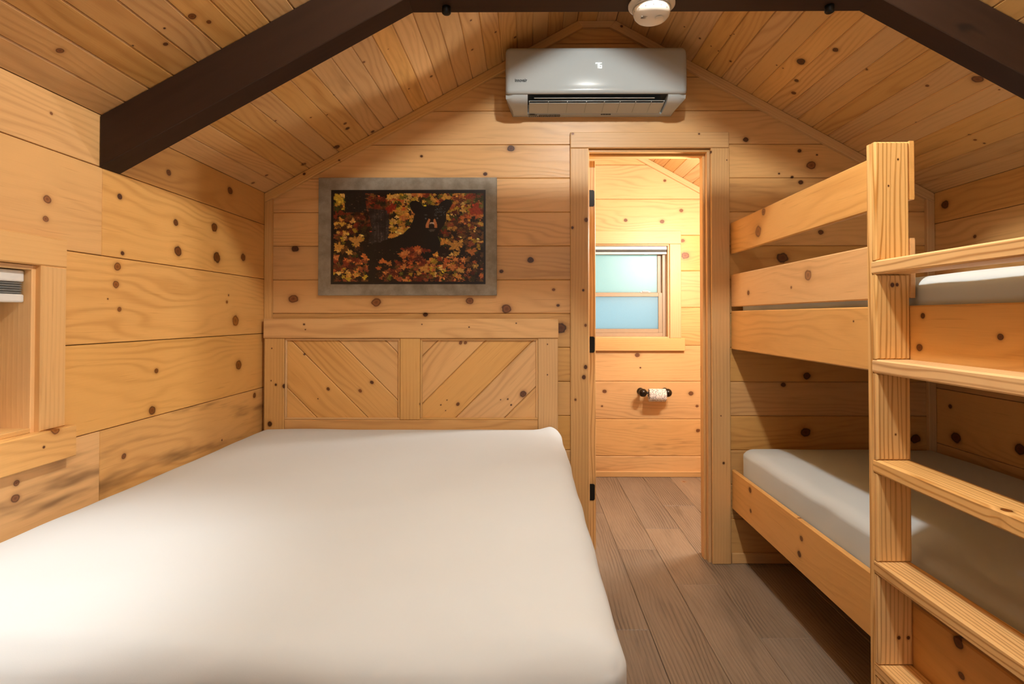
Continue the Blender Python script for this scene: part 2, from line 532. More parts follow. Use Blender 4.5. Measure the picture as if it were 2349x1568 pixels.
add_knots(wb, [(1172,340,9,.9),(967,358,3.5,1),(1113,399,5,1),(677,570,9,1),(1217,596,8,1),(1150,622,5,1),(673,685,12,.3),(863,693,12,.3),(1077,690,10,.3),(1162,708,13,.5),(976,721,6,1),(1286,752,15,.8),(1711,320,7,1),(1834,346,5,1),(1874,355,2.5,1),(1861,379,12,.3),(1837,418,6,1),(1817,406,3.5,1),(1787,398,2.5,1),(1883,532,7,.7),(1795,591,15,.8),(1851,862,10,.9),(1797,882,6,.8),(1848,991,13,.8),(2100,1006,13,.9),(1280,700,4,.9),(1270,664,4,.4)], (0,YB,0), (0,-1,0))

# ---- left and right outer walls of wide boards
ROWS = [0.0, 0.056, 0.323, 0.590, 0.856, 1.120, 1.387, 1.655, EAVE]
def side_wall(name, left):
    X = XL if left else XR
    s = -1 if left else 1
    bm = bmesh.new()
    a, b = (X + s*.02, X + s*.16)
    x0, x1 = min(a, b), max(a, b)
    if left:
        add_box(bm, x0, x1, YF-.1, WY0, -0.02, EAVE)
        add_box(bm, x0, x1, WY1, YBB+.1, -0.02, EAVE)
        add_box(bm, x0, x1, WY0, WY1, -0.02, WZ0)
        add_box(bm, x0, x1, WY0, WY1, WZ1, EAVE)
    else:
        add_box(bm, x0, x1, YF-.1, YBB+.1, -0.02, EAVE_R)
    w = bm_obj(name, bm, dark, doubles=False)
    recs = []
    M = frame((X, 0, 0), (0, 1, 0), (0, 0, 1)) if left else frame((X, 0, 0), (0, -1, 0), (0, 0, 1))
    rows = ROWS[:-1] + [EAVE if left else EAVE_R]
    for i, (z0, z1) in enumerate(zip(rows, rows[1:])):
        cuts = [YF, YB]
        if left: cuts = [YF, 1.715, YB] if i in (3, 6, 7) else [YF, -0.2, YB]
        elif i % 2: cuts = [YF, 0.6, YB]
        spans = list(zip(cuts, cuts[1:])) + ([(YP1, YBB)] if not left else [])
        for a, b in spans:
            for (u0, u1, v0, v1) in rect_minus(a, b, z0, z1, (WY0, WY1, WZ0, WZ1) if left else None):
                gg = 0.0012
                vt = v1 + .002 if z1 == rows[-1] and v1 == z1 else v1 - gg
                c = [(u0+.0006, v0+gg), (u1-.0006, v0+gg), (u1-.0006, vt), (u0+.0006, vt)]
                if not left: c = [(-u, v) for u, v in c]
                st = 0.9 if (left and i == 3) else random.choice([0, 0, .15])
                recs.append(plank(c, M, 0.02, 0.0015, 'pine', w, bright=random.uniform(.97, 1.07), stain=st))
    return w, recs
wall_left, wl = side_wall('wall_left', True)
tag(wall_left, 'left wall of wide knotty pine boards beside the white bed', 'wall', kind='structure')
wall_right, wr = side_wall('wall_right', False)
tag(wall_right, 'right wall of wide knotty pine boards behind the bunk bed', 'wall', kind='structure')
add_knots(wl, [(385,850,15,.3)], (XL,0,0), (1,0,0), 3.267)
add_knots(wl, [(1265,50,30,.5),(1725,187,36,.55),(355,250,40,.1),(343,398,28,.2),(898,230,27,1),(1318,425,32,.7),(1607,462,42,.7),(1583,562,10,.7),(1805,543,12,.7),(1333,640,48,.65),(1625,687,52,.7),(1822,685,36,.6),(918,655,20,1),(880,755,40,.1),(870,890,36,.2),(895,1075,22,.3),(808,997,8,.6),(1713,970,10,.4),(1700,1020,15,.3),(1765,1160,50,.05)], (XL,0,0), (1,0,0), 3.267, (0,380))
add_knots(wl, [(1172,228,24,.5),(1788,185,46,.4),(1140,525,42,.6),(1907,413,24,.5),(927,870,28,.45),(1663,748,9,.9),(113,1185,42,.4),(125,1070,30,.3),(130,975,22,.5)], (XL,0,0), (1,0,0), 3.267, (0,780))
add_knots(wr, [(2168,469,12,.8),(2236,542,5,.7),(2180,932,6,.9),(2193,1003,16,.9),(2340,1030,16,.9)], (XR,0,0), (-1,0,0))

# ---- wall behind the camera, bathroom walls
wall_front = slab_poly('wall_front', GABLE, YF - 0.12, YF, plain('front_wall_pine', (0.55, 0.30, 0.12), 0.5), (-.10, .80, .55, 1.95))
tag(wall_front, 'plain pine gable wall at the near end of the room', 'wall', kind='structure')
wall_bath = slab_poly('wall_bathroom', GABLE, YBB + 0.02, YBB + 0.14, dark, (BX0, BX1, BZ0, BZ1))
tag(wall_bath, 'brightly lit pine board wall seen through the doorway', 'wall', kind='structure')
Mbb = frame((0, YBB, 0), (1, 0, 0), (0, 0, 1))
wq = []
brow = [0.0, .153, .43, .7145, .985, 1.273, 1.55, 1.821, 2.095, 2.356, ZR]
for z0, z1 in zip(brow, brow[1:]):
    for (u0, u1, v0, v1) in rect_minus(XL, XR, z0, z1, (BX0, BX1, BZ0, BZ1)):
        pl = [(u0, v0+g), (u1, v0+g), (u1, v1-g), (u0, v1-g)]
        pl = clip(clip(pl, -SL, 1, EAVE - SL*XL), SL, 1, EAVE_R + SL*XR)
        if len(pl) >= 3 and abs(area(pl)) > .001:
            wq.append(plank(pl, Mbb, 0.02, 0.005, 'pine', wall_bath, bright=random.uniform(.98, 1.05), stain=.7 if z0 < .2 else .0))
add_knots(wq, [(1563,482.6,5,.4),(1435,505,4.5,.6),(1519,508,5.5,.5),(1525,414,3.5,.3),(1566,552,5,.3),(1572,586,10,.2),(1462,814,6,.4),(1469,843,2,.9),(1387,897,5,.5),(1381,931,2.5,.6),(1585,902,6,.4),(1599,931,3.5,.4),(1601,987,5,.4)], (0,YBB,0), (0,-1,0))
bl = box('wall_bathroom_left', (-0.42, -0.32, YP1, YBB, 0, 2.2), plain('front_wall_pine', (0.55, 0.30, 0.12), 0.5))
tag(bl, 'pine side wall of the small bathroom', 'wall', kind='structure')

# ---- trims
def rake(name, poly, y_face, T, label, gdir=(1, 0, 0)):
    """A cover board lying on an end wall under the ceiling; poly is its (x, z) outline, gdir its grain direction."""
    d = Vector(gdir).normalized()
    M = frame((0, y_face - T, 0), d, Vector((-d.z, 0, d.x)))
    Mi = M.inverted()
    loc = [Mi @ Vector((p[0], y_face - T, p[1])) for p in poly]
    rec = plank([(q.x, q.y) for q in loc], M, T - .0005, 0.002, 'trim', None, name, bright=1.0, stain=0)
    tag(rec[0], label, 'trim', kind='structure')
    return rec
RW, FWD = 0.040 / CO, 0.030
mi = (RW - FWD) / SL
zt_ = ZR - .001; el, er = EAVE - .001, EAVE_R - .001
tr1 = rake('trim_1', [(XL+.001, el), (XL+.001, el-RW), (RX0+mi, zt_-FWD), (RX0, zt_)], YB, .022, 'pine rake trim along the left ceiling slope above the picture', (CO, 0, SI))
tr2 = rake('trim_2', [(RX0, zt_), (RX0+mi, zt_-FWD), (RX1-mi, zt_-FWD), (RX1, zt_)], YB, .022, 'short flat pine trim at the ridge above the air conditioner')
tr3 = rake('trim_3', [(RX1, zt_), (RX1-mi, zt_-FWD), (XR-.001, er-RW), (XR-.001, er)], YB, .022, 'pine rake trim along the right ceiling slope behind the bunk', (CO, 0, -SI))
add_knots([tr1], [(450,1302,12,1),(712,1200,8,.6)], (0,YB-.022,0), (0,-1,0), 3.267, (560,0))
add_knots([tr3], [(1390,282,16,.9)], (0,YB-.022,0), (0,-1,0), 4.698, (1130,0))
t4 = rake('trim_4', [(XL+.001, 0), (XL+.037, 0), (XL+.037, el-RW+.036*SL-.0005), (XL+.001, el-RW-.0005)], YB, .021, 'narrow upright pine corner trim between left wall and headboard', (0, 0, 1))
t5 = rake('trim_5', [(XR-.037, 0), (XR-.001, 0), (XR-.001, er-RW-.0005), (XR-.037, er-RW+.036*SL-.0005)], YB, .021, 'narrow upright pine corner trim behind the bunk bed', (0, 0, 1))
tr6 = rake('trim_6', [(RX1, zt_), (RX1-mi, zt_-FWD), (XR-.001, er-RW), (XR-.001, er)], YBB, .02, 'pine rake trim at the bathroom ceiling seen through the doorway', (CO, 0, -SI))
add_knots([tr6], [(1140,493,8,.3)], (0,YBB-.02,0), (0,-1,0), 3.564, (1280,280))
b1 = wbox('baseboard_back', (DX1+.095, XR-.04, YB-.014, YB-.0005, 0.0, 0.05), 'x', 'trim', stain=0)[0]
tag(b1, 'low pine baseboard under the bunk end of the back wall', 'baseboard', kind='structure')
b2 = wbox('baseboard_bathroom', (-.31, XR-.003, YBB-.018, YBB-.0005, 0.0, 0.042), 'x', 'trim', stain=0)[0]
tag(b2, 'small pine baseboard strip at the bathroom floor', 'baseboard', kind='structure')

# ------------------------------------------------------------------ doorway
black = plain('black_metal', (0.012, 0.011, 0.010), 0.45, 0.6)
door = empty('door_1', (0.6, YB, 0), 'narrow pine doorway with casing, open door swung into the bathroom', 'door', kind='structure')
cw = 0.090
dk_ = []
dk_.append(wbox('casing', (DX0-cw, DX0, YB-.020, YB-.0005, 0, DZ), 'z', 'trim', door, bright=.98, stain=.1))
dk_.append(wbox('casing', (DX1, DX1+cw, YB-.020, YB-.0005, 0, DZ), 'z', 'trim', door, bright=.98, stain=.1))
dk_.append(wbox('casing', (DX0-cw, DX1+cw-.002, YB-.022, YB-.0005, DZ+.001, DZ+.078), 'x', 'trim', door, bright=.98, stain=.1))
add_knots(dk_, [(230,800,20,.6),(118,862,13,.9),(207,1373,11,1),(115,1565,10,1),(1250,243,11,1),(1153,97,9,.9),(150,1378,4,.8),(1380,310,5,1),(120,95,12,.2)], (0,YB-.02,0), (0,-1,0), 3.564, (1280,280))
add_knots(dk_, [(85,52,7,1),(165,120,10,.5),(105,565,8,.6),(140,675,5,.8),(85,602,5,.8),(165,370,14,.9),(155,430,14,.9),(993,945,8,1),(977,662,4,1)], (0,YB-.02,0), (0,-1,0), 2.613, (1280,700))
jt = 0.014
JL = .005
wbox('jamb', (DX0, DX0+JL, YB+.0, YP1-.001, 0, DZ-jt), 'z', 'trim', door, .001, stain=0)
wbox('jamb', (DX1-jt, DX1, YB+.0, YP1+.002, 0, DZ-jt), 'z', 'trim', door, .001, stain=0)
wbox('jamb', (DX0, DX1, YB+.0, YP1+.002, DZ-jt, DZ), 'x', 'trim', door, .001, stain=0)
wbox('door_stop', (DX1-jt-.012, DX1-jt, YB+.035, YB+.075, 0, DZ-jt), 'z', 'trim', door, .002, stain=0)
wbox('door_stop', (DX0+JL, DX0+JL+.002, YB+.035, YB+.075, 0, DZ-jt), 'z', 'trim', door, .002, stain=0)
wbox('door_stop', (DX0+JL+.002, DX1-jt-.012, YB+.035, YB+.075, DZ-jt-.012, DZ-jt), 'x', 'trim', door, .002, stain=0)
leaf = wbox('door_leaf', (DX0+.012, DX0+.050, YP1+.004, YP1+.575, 0.012, 2.006), 'z', 'lumber', door, .002, wide='y', stain=0)[0]
for sx_, X in ((-1, DX0+.012), (1, DX0+.050)):
    bm = bmesh.new(); lathe(bm, [(0, 0), (.028, 0), (.028, .006), (.011, .010), (.010, .028), (.024, .038), (.027, .050), (.020, .060), (0, .062)], axis_mat(Vector((X, YP1+.515, .95)), (sx_, 0, 0)), 24)
    bm_obj('door_knob', bm, black, leaf, True)
def hinge(z0, z1):
    bm = bmesh.new()
    x0, x1 = DX0+.012, DX0+.044
    n, r = 6, .009
    pts = [(x0, z0), (x1-r, z0)] + [(x1-r+r*math.sin(a), z0+r-r*math.cos(a)) for a in [math.pi/2*i/n for i in range(1, n+1)]]
    pts += [(x1-r+r*math.cos(a), z1-r+r*math.sin(a)) for a in [math.pi/2*i/n for i in range(0, n+1)]] + [(x0, z1)]
    a = [bm.verts.new((p[0], YP1+.0005, p[1])) for p in pts]; b = [bm.verts.new((p[0], YP1+.005, p[1])) for p in pts]
    bm.faces.new(a); bm.faces.new(b[::-1])
    for i in range(len(pts)):
        j = (i+1) % len(pts); bm.faces.new((a[i], b[i], b[j], a[j]))
    h = bm_obj('hinge', bm, black, door)
    bm = bmesh.new(); lathe(bm, [(0, z0-.004), (.005, z0-.002), (.005, z1+.002), (0, z1+.004)], Matrix.Translation((x0+.001, YP1-.003, 0)), 10)
    q = bm_obj('hinge_pin', bm, black, h, True)
for a, b in ((1.77, 1.855), (1.018, 1.10), (0.263, 0.346)): hinge(a, b)
box('strike_plate', (DX1-jt-.001, DX1-jt+.001, YP1-.03, YP1-.006, .89, .95), black, door)

# ------------------------------------------------------------------ left window, its blind
w1 = empty('window_1', (XL, 1.05, WZ0), 'bedroom window in the left wall with pine casing and sill board', 'window', kind='structure')
cy = 0.080
wk = []
wk.append(wbox('casing', (XL+.0005, XL+.020, WY1-.002, WY1+cy, WZ0, WZ1+.001), 'z', 'trim', w1, bright=1.06, stain=0))
wk.append(wbox('casing', (XL+.0005, XL+.020, WY0-cy, WY0+.002, WZ0, WZ1+.001), 'z', 'trim', w1, bright=1.06, stain=0))
wk.append(wbox('casing', (XL+.0005, XL+.021, WY0-cy, WY1+cy, WZ1+.001, WZ1+.078), 'y', 'trim', w1, bright=1.06, stain=.1))
sb = wbox('sill_board', (XL+.0005, XL+.036, WY0-cy-.02, WY1+cy+.021, WZ0-.086, WZ0), 'y', 'pine', w1, bright=1.06, stain=0)
add_knots([sb], [(360,1245,38,.15),(282,1358,11,.9),(165,1270,4,.9)], (XL+.036,0,0), (1,0,0), 2.8, (0,540))
jx = XL - .13
wbox('jamb', (jx, XL+.004, WY1-.014, WY1, WZ0, WZ1), 'z', 'trim', w1, .001, bright=1.2, stain=.2)  # lighter tone stands in for outdoor light on the reveal
wbox('jamb', (jx, XL+.004, WY0, WY0+.014, WZ0, WZ1), 'z', 'trim', w1, .001, bright=1.0, stain=.2)
wbox('jamb', (jx, XL+.004, WY0+.014, WY1-.014, WZ1-.012, WZ1), 'y', 'trim', w1, .001, stain=0)
wbox('sill', (jx, XL+.004, WY0+.014, WY1-.014, WZ0, WZ0+.012), 'y', 'trim', w1, .001, bright=1.05, stain=0)
vinyl = plain('tan_vinyl', (0.42, 0.30, 0.19), 0.4)
white = plain('white_plastic', (0.72, 0.71, 0.68), 0.4)
def sash(parent, axis, a0, a1, z0, z1, d0, d1, w, mat, name='sash'):
    """Four-sided frame in a plane; axis 'x' or 'y' is the horizontal run, d0..d1 the thickness direction."""
    bm = bmesh.new()
    for (p0, p1, q0, q1) in ((a0, a0+w, z0, z1), (a1-w, a1, z0, z1), (a0+w, a1-w, z0, z0+w), (a0+w, a1-w, z1-w, z1)):
        if axis == 'x': add_box(bm, p0, p1, d0, d1, q0, q1, .002, 1)
        else: add_box(bm, d0, d1, p0, p1, q0, q1, .002, 1)
    return bm_obj(name, bm, mat, parent, doubles=False)
def glass_mat():
    m = bpy.data.materials.new('clear_glass'); t = NT(m)
    tr = t.new('ShaderNodeBsdfTransparent'); gl = t.new('ShaderNodeBsdfGlossy'); gl.inputs['Roughness'].default_value = 0.05
    fr = t.new('ShaderNodeFresnel'); mx = t.new('ShaderNodeMixShader')
    t.L.new(fr.outputs[0], mx.inputs[0]); t.L.new(tr.outputs[0], mx.inputs[1]); t.L.new(gl.outputs[0], mx.inputs[2])
    t.L.new(mx.outputs[0], t.N['Material Output'].inputs['Surface'])
    return m
clear = glass_mat()
sash(w1, 'y', WY0+.014, WY1-.014, WZ0+.012, WZ1-.012, jx-.01, jx+.03, .035, vinyl, 'window_frame')
zm = (WZ0 + WZ1) / 2
s1 = sash(w1, 'y', WY0+.049, WY1-.049, WZ0+.047, zm+.015, jx+.005, jx+.025, .03, vinyl)
box('pane', (jx+.013, jx+.016, WY0+.078, WY1-.078, WZ0+.076, zm-.014), clear, s1)
s2 = sash(w1, 'y', WY0+.049, WY1-.049, zm-.015, WZ1-.047, jx-.018, jx+.002, .03, vinyl)
box('pane', (jx-.009, jx-.006, WY0+.078, WY1-.078, zm+.014, WZ1-.076), clear, s2)

def pleats(name, axis, a0, a1, z0, z1, c, amp, n, mat, parent):
    bm = bmesh.new()
    rows = []
    for i in range(n + 1):
        d = c + (amp if i % 2 else -amp); zz = z0 + (z1 - z0)*i/n
        rows.append([bm.verts.new((a, d, zz) if axis == 'x' else (d, a, zz)) for a in (a0, a1)])
    for r0, r1 in zip(rows, rows[1:]): bm.faces.new((r0[0], r0[1], r1[1], r1[0]))
    bmesh.ops.solidify(bm, geom=bm.faces[:], thickness=.0015)
    return bm_obj(name, bm, mat, parent, doubles=False)
grey_fab = plain('grey_blind_fabric', (0.52, 0.51, 0.49), 0.8)
bz = WZ1 - .014
bl1 = empty('window_blind', (XL-.03, 1.05, bz-.085), 'white-railed grey pleated blind drawn up in the left bedroom window', 'blind')
bx0, bx1 = XL-.056, XL-.012
box('head_rail', (bx0, bx1, WY0+.016, WY1-.017, bz-.030, bz), white, bl1, .004)
pleats('pleated_fabric', 'y', WY0+.018, WY1-.021, bz-.062, bz-.031, bx1-.006, .0035, 10, grey_fab, bl1)
box('bottom_rail', (bx0, bx1, WY0+.016, WY1-.017, bz-.083, bz-.062), white, bl1, .004)

# ------------------------------------------------------------------ bathroom window and blind
w2 = empty('window_2', (0.75, YBB, BZ0), 'frosted bathroom window with pine casing seen through the doorway', 'window', kind='structure')
wbox('casing', (BX1, BX1+.085, YBB-.02, YBB-.0005, BZ0, BZ1), 'z', 'trim', w2, bright=1.05, stain=0)
wbox('casing', (BX0-.085, BX0, YBB-.02, YBB-.0005, BZ0, BZ1), 'z', 'trim', w2, bright=1.05, stain=0)
wbox('casing', (BX0-.085, BX1+.085, YBB-.022, YBB-.0005, BZ1, BZ1+.1), 'x', 'trim', w2, bright=1.05, stain=0)
wbox('casing', (BX0-.105, BX1+.110, YBB-.03, YBB-.0005, BZ0-.094, BZ0), 'x', 'trim', w2, bright=1.05, stain=0)
for (p) in ((BX0, BX0+.012, BZ0, BZ1), (BX1-.012, BX1, BZ0, BZ1)):
    wbox('jamb', (p[0], p[1], YBB-.003, YBB+.13, p[2], p[3]), 'z', 'trim', w2, .001, bright=1.1, stain=0)
wbox('jamb', (BX0+.012, BX1-.012, YBB-.003, YBB+.13, BZ1-.012, BZ1), 'x', 'trim', w2, .001, stain=0)
wbox('sill', (BX0+.012, BX1-.012, YBB-.003, YBB+.13, BZ0, BZ0+.012), 'x', 'trim', w2, .001, bright=1.1, stain=0)
def frost(name, col):
    m = bpy.data.materials.new(name); t = NT(m)
    tc = t.new('ShaderNodeTexCoord').outputs['Object']
    n = t.noise(tc, 260.0, 3.0)
    c = t.mix(n, tuple(x*.86 for x in col) + (1,), (*col, 1))
    tl = t.new('ShaderNodeBsdfTranslucent'); t.L.new(c, tl.inputs['Color'])
    gl = t.new('ShaderNodeBsdfGlossy'); gl.inputs['Roughness'].default_value = .35
    mx = t.new('ShaderNodeMixShader'); mx.inputs[0].default_value = .06
    bn = t.new('ShaderNodeBump'); bn.inputs['Strength'].default_value = .3; bn.inputs['Distance'].default_value = .002
    t.L.new(n, bn.inputs['Height']); t.L.new(bn.outputs[0], gl.inputs['Normal'])
    t.L.new(tl.outputs[0], mx.inputs[1]); t.L.new(gl.outputs[0], mx.inputs[2])
    t.L.new(mx.outputs[0], t.N['Material Output'].inputs['Surface'])
    return m
sash(w2, 'x', BX0+.012, BX1-.012, BZ0+.012, BZ1-.012, YBB+.05, YBB+.12, .028, vinyl, 'window_frame')
ZM = 1.375
s3 = sash(w2, 'x', BX0+.04, BX1-.040, BZ0+.04, ZM+.012, YBB+.055, YBB+.08, .030, vinyl)
box('pane', (BX0+.068, BX1-.068, YBB+.066, YBB+.069, BZ0+.068, ZM-.016), frost('frosted_glass_lower', (0.76, 0.88, 0.95)), s3)
s4 = sash(w2, 'x', BX0+.04, BX1-.040, ZM-.015, BZ1-.040, YBB+.085, YBB+.11, .030, vinyl)
box('pane', (BX0+.068, BX1-.068, YBB+.096, YBB+.099, ZM+.013, BZ1-.068), frost('frosted_glass_upper', (0.80, 0.92, 0.88)), s4)
bm = bmesh.new(); add_box(bm, .87, .95, YBB+.05, YBB+.066, ZM+.012, ZM+.020, .003, 2); add_box(bm, .885, .935, YBB+.04, YBB+.055, ZM+.018, ZM+.026, .003, 2)
bm_obj('sash_lock', bm, white, s3, doubles=False)
bl2 = empty('window_blind', (0.75, YBB+.02, BZ1-.08), 'white pleated blind raised at the top of the frosted bathroom window', 'blind')
box('head_rail', (BX0+.016, BX1-.016, YBB+.006, YBB+.044, BZ1-.040, BZ1-.014), white, bl2, .003)
pleats('pleated_fabric', 'x', BX0+.018, BX1-.018, BZ1-.058, BZ1-.041, YBB+.012, .004, 6, grey_fab, bl2)
box('bottom_rail', (BX0+.016, BX1-.016, YBB+.008, YBB+.042, BZ1-.074, BZ1-.058), white, bl2, .003)
box('pull_tab', (.89, .92, YBB+.002, YBB+.009, BZ1-.076, BZ1-.064), plain('clear_tab', (.8, .8, .78), .2), bl2, .002)

# unseen front window added behind the camera to bring in cool fill light
w3 = empty('fill_window', (.35, YF, .55), 'unseen front window added behind the viewpoint for cool fill light', 'window', kind='structure')
f3 = sash(w3, 'x', -.099, .799, .551, 1.949, YF-.09, YF-.03, .05, white, 'window_frame')
box('pane', (-.05, .75, YF-.062, YF-.058, .60, 1.90), clear, f3)
l = bpy.data.lights.new('front_fill', 'AREA'); l.shape = 'RECTANGLE'; l.size = .85; l.size_y = 1.35; l.energy = P_FILL; l.color = (.80, .93, 1.0)  # added area lamp outside the pane supplies the fill
dl = bpy.data.objects.new('front_fill', l); COL.objects.link(dl); dl.location = (.35, YF-.14, 1.25); dl.rotation_euler = (math.pi/2, 0, 0)

# ------------------------------------------------------------------ dark roof truss
TY0, TY1 = 1.70, 1.787
def brown_mat():
    m = bpy.data.materials.new('dark_brown_beam'); t = NT(m); b = t.bsdf
    P = t.new('ShaderNodeTexCoord').outputs['Object']
    n = t.noise(t.vm('MULTIPLY', P, (3, 40, 40)), 1.0, 3.0)
    n2 = t.noise(t.vm('MULTIPLY', P, (4, 9, 9)), 1.0, 2.0)
    c = t.mix(n, (0.022, 0.0095, 0.0045, 1), (0.040, 0.018, 0.009, 1))
    c = t.mix(t.smooth(n2, .68, .78), c, (0.010, 0.006, 0.004, 1))
    t.L.new(c, b.inputs['Base Color']); b.inputs['Roughness'].default_value = .6; b.inputs['Specular IOR Level'].default_value = .25
    return m
brown = brown_mat()
truss = empty('roof_truss', (XC, 1.74, 0), 'dark brown rafter pair joined by a collar beam under the pine ceiling', 'roof truss')
VD = 0.158                                   # rafter depth measured vertically
def beam(name, pts, mat=brown, grain=(1, 0, 0)):
    gx = Vector(grain).normalized()
    M = frame((0, TY0, 0), gx, Vector((-gx.z, 0, gx.x)))
    Mi = M.inverted()
    loc = [(Mi @ Vector((p[0], TY0, p[1]))) for p in pts]
    cx = sum(p.x for p in loc)/len(loc); cyy = sum(p.y for p in loc)/len(loc)
    v, f = poly_mesh([(p.x-cx, p.y-cyy) for p in loc], TY1-TY0, .002, True)
    v = [(a, b, c-(TY1-TY0)) for a, b, c in v]
    o = mesh(name, v, f, mat)
    o.parent = truss; o.matrix_parent_inverse = Matrix.Translation(-truss.location)
    o.matrix_basis = M @ Matrix.Translation((cx, cyy, 0))
    return o
e = .0015
ce = lambda x: min(ZR, EAVE + (x - XL)*SL, EAVE_R + (XR - x)*SL)
apex = EAVE + (XC - XL)*SL
beam('rafter', [(XL+e, EAVE-VD), (XC-.0005, apex-VD), (XC-.0005, ZR-e), (RX0, ZR-e), (XL+e, EAVE-e)], grain=(CO, 0, SI))
beam('rafter', [(XR-e, EAVE_R-VD), (XR-e, EAVE_R-e), (RX1, ZR-e), (XC+.0005, ZR-e), (XC+.0005, apex-VD)], grain=(CO, 0, -SI))
ZC0 = 2.166; ZC1 = 2.306
zl = lambda x: EAVE - VD + (x - XL)*SL - .0005       # underside of the left rafter
xl = lambda z: XL + (z - EAVE + VD)/SL + .001
xr = lambda z: XR - (z - EAVE_R + VD)/SL - .001
beam('collar_beam', [(xl(ZC0), ZC0), (xr(ZC0), ZC0), (xr(ZC1), ZC1), (xl(ZC1), ZC1)])
for X in (-.250, .940):
    bm = bmesh.new()
    lathe(bm, [(0, 0), (.013, .0), (.014, .002), (.014, .020), (.011, .023), (0, .023)], axis_mat(Vector((X, 1.755, ZC0+.001)), (0, 0, -1)), 16)
    bm_obj('bolt_head', bm, black, truss, True)

# ------------------------------------------------------------------ smoke detector on the collar beam
sdx, sdy = 0.385, 1.738
cream = plain('cream_plastic', (0.70, 0.66, 0.58), 0.35, var=.02)
cream2 = plain('pale_plastic', (0.78, 0.75, 0.69), 0.3, var=.02)
sd = empty('smoke_detector', (sdx, sdy, ZC0), 'round white smoke detector under the dark collar beam', 'smoke detector')
Md = axis_mat(Vector((sdx, sdy, ZC0-.0005)), (0, 0, -1))
bm = bmesh.new(); lathe(bm, [(0, 0), (.068, 0), (.071, .003), (.071, .008), (.066, .011), (0, .011)], Md, 48); bm_obj('base_plate', bm, cream, sd, True)
bm = bmesh.new(); lathe(bm, [(.055, .0112), (.057, .016), (.056, .030), (.053, .040), (.046, .048), (.034, .053), (.018, .055), (0, .0555)], Md, 48); bd = bm_obj('cover', bm, cream2, sd, True)
bm = bmesh.new(); lathe(bm, [(.0565, .0165), (.0580, .0175), (.0580, .0205), (.0565, .0215)], Md, 48); bm_obj('vent_ring', bm, plain('vent_grey', (.30, .28, .25), .5), bd, True)
bm = bmesh.new()
for a in range(0, 360, 24):
    ca, sa = math.cos(math.radians(a)), math.sin(math.radians(a))
    add_box(bm, sdx+.0558*ca-.0009, sdx+.0558*ca+.0009, sdy+.0558*sa-.0009, sdy+.0558*sa+.0009, ZC0-.033, ZC0-.023)
vs_ = bm_obj('vent_slots', bm, plain('vent_dark', (.22, .20, .17), .6), bd, doubles=False); vs_['kind'] = 'stuff'
bm = bmesh.new(); lathe(bm, [(0, .0560), (.012, .0565), (.014, .055)], axis_mat(Vector((sdx+.02, sdy-.018, ZC0-.0005)), (0, 0, -1)), 24); bm_obj('test_button', bm, cream, bd, True)
ink = plain('printed_ink', (0.03, 0.03, 0.03), .6)
bm = bmesh.new()
for i in range(5): add_box(bm, sdx-.036, sdx-.036+.018-.002*(i % 3), sdy-.026+i*.0032, sdy-.026+i*.0032+.001, ZC0-.0546, ZC0-.0525)
bm_obj('printed_notice', bm, plain('grey_ink', (.35, .33, .3), .6), bd, doubles=False)

# ------------------------------------------------------------------ air conditioner
ax0, ax1 = -.098, .741
ac = empty('air_conditioner', (.32, YB, 2.19), 'white wall-mounted split air conditioner above the doorway showing 76', 'air conditioner')
acw = plain('glossy_white_plastic', (0.41, 0.44, 0.44), 0.16, var=.01)
acl = plain('satin_white_plastic', (0.44, 0.47, 0.47), 0.38, var=.01)
acd = plain('outlet_black', (0.006, 0.006, 0.007), 0.4)
def extrude_prof(name, prof, secs, mat, parent, smooth=True, capends=True, taper=0.0, tx=None):
    """prof: list of (p, z) with p the distance out of the wall; secs: list of (x, shrink p, shrink z)."""
    bm = bmesh.new(); rings = []
    pc = min(p for p, z in prof); zc = sum(z for p, z in prof)/len(prof)
    for x, sp, sz in secs:
        tap = lambda z: taper * min(1.0, max(0.0, (2.218 - z)/.03))**1.4 if taper else 0.0
        xs_ = x
        rings.append([bm.verts.new((x + (tap(z) if x == tx else 0.0), YB - max(pc, p - sp*(1 if p > .02 else 0)), z + (sz if z < zc else -sz))) for p, z in prof])
    n = len(prof)
    for a, b in zip(rings, rings[1:]):
        for i in range(n):
            j = (i+1) % n
            bm.faces.new((a[i], a[j], b[j], b[i]))
    if capends: bm.faces.new(rings[0][::-1]); bm.faces.new(rings[-1])
    o = bm_obj(name, bm, mat, parent, smooth, doubles=False)
    return o
def autosmooth(o, ang=40):
    me = o.data
    bm = bmesh.new(); bm.from_mesh(me)
    for e_ in bm.edges:
        if len(e_.link_faces) == 2 and e_.calc_face_angle() > math.radians(ang): e_.smooth = False
    bm.to_mesh(me); bm.free()
    for p in me.polygons: p.use_smooth = True
arc = lambda cx, cz, r, a0, a1, n: [(cx + r*math.cos(math.radians(a0+(a1-a0)*i/n)), cz + r*math.sin(math.radians(a0+(a1-a0)*i/n))) for i in range(n+1)]
front = [(.005, 2.452)] + arc(.165, 2.418, .034, 85, 8, 6) + [(.2025, 2.38), (.2045, 2.32), (.2035, 2.27)] + arc(.185, 2.247, .018, 15, -75, 5) + [(.175, 2.236), (.02, 2.262)]
r_ = .024
secs = [(ax0, r_, .010), (ax0+.002, r_*.62, .006), (ax0+.007, r_*.30, .003), (ax0+.014, r_*.10, .001), (ax0+r_, 0, 0)]
secs = secs + [(ax0+ax1-x, a, b) for x, a, b in reversed(secs)]
fp = extrude_prof('front_panel', front, secs, acw, ac); autosmooth(fp, 50)
ox0, ox1 = .005, .655                               # outlet span
low = [(.001, 2.262), (.188, 2.232), (.182, 2.216), (.155, 2.200), (.10, 2.190), (.04, 2.187), (.001, 2.192)]
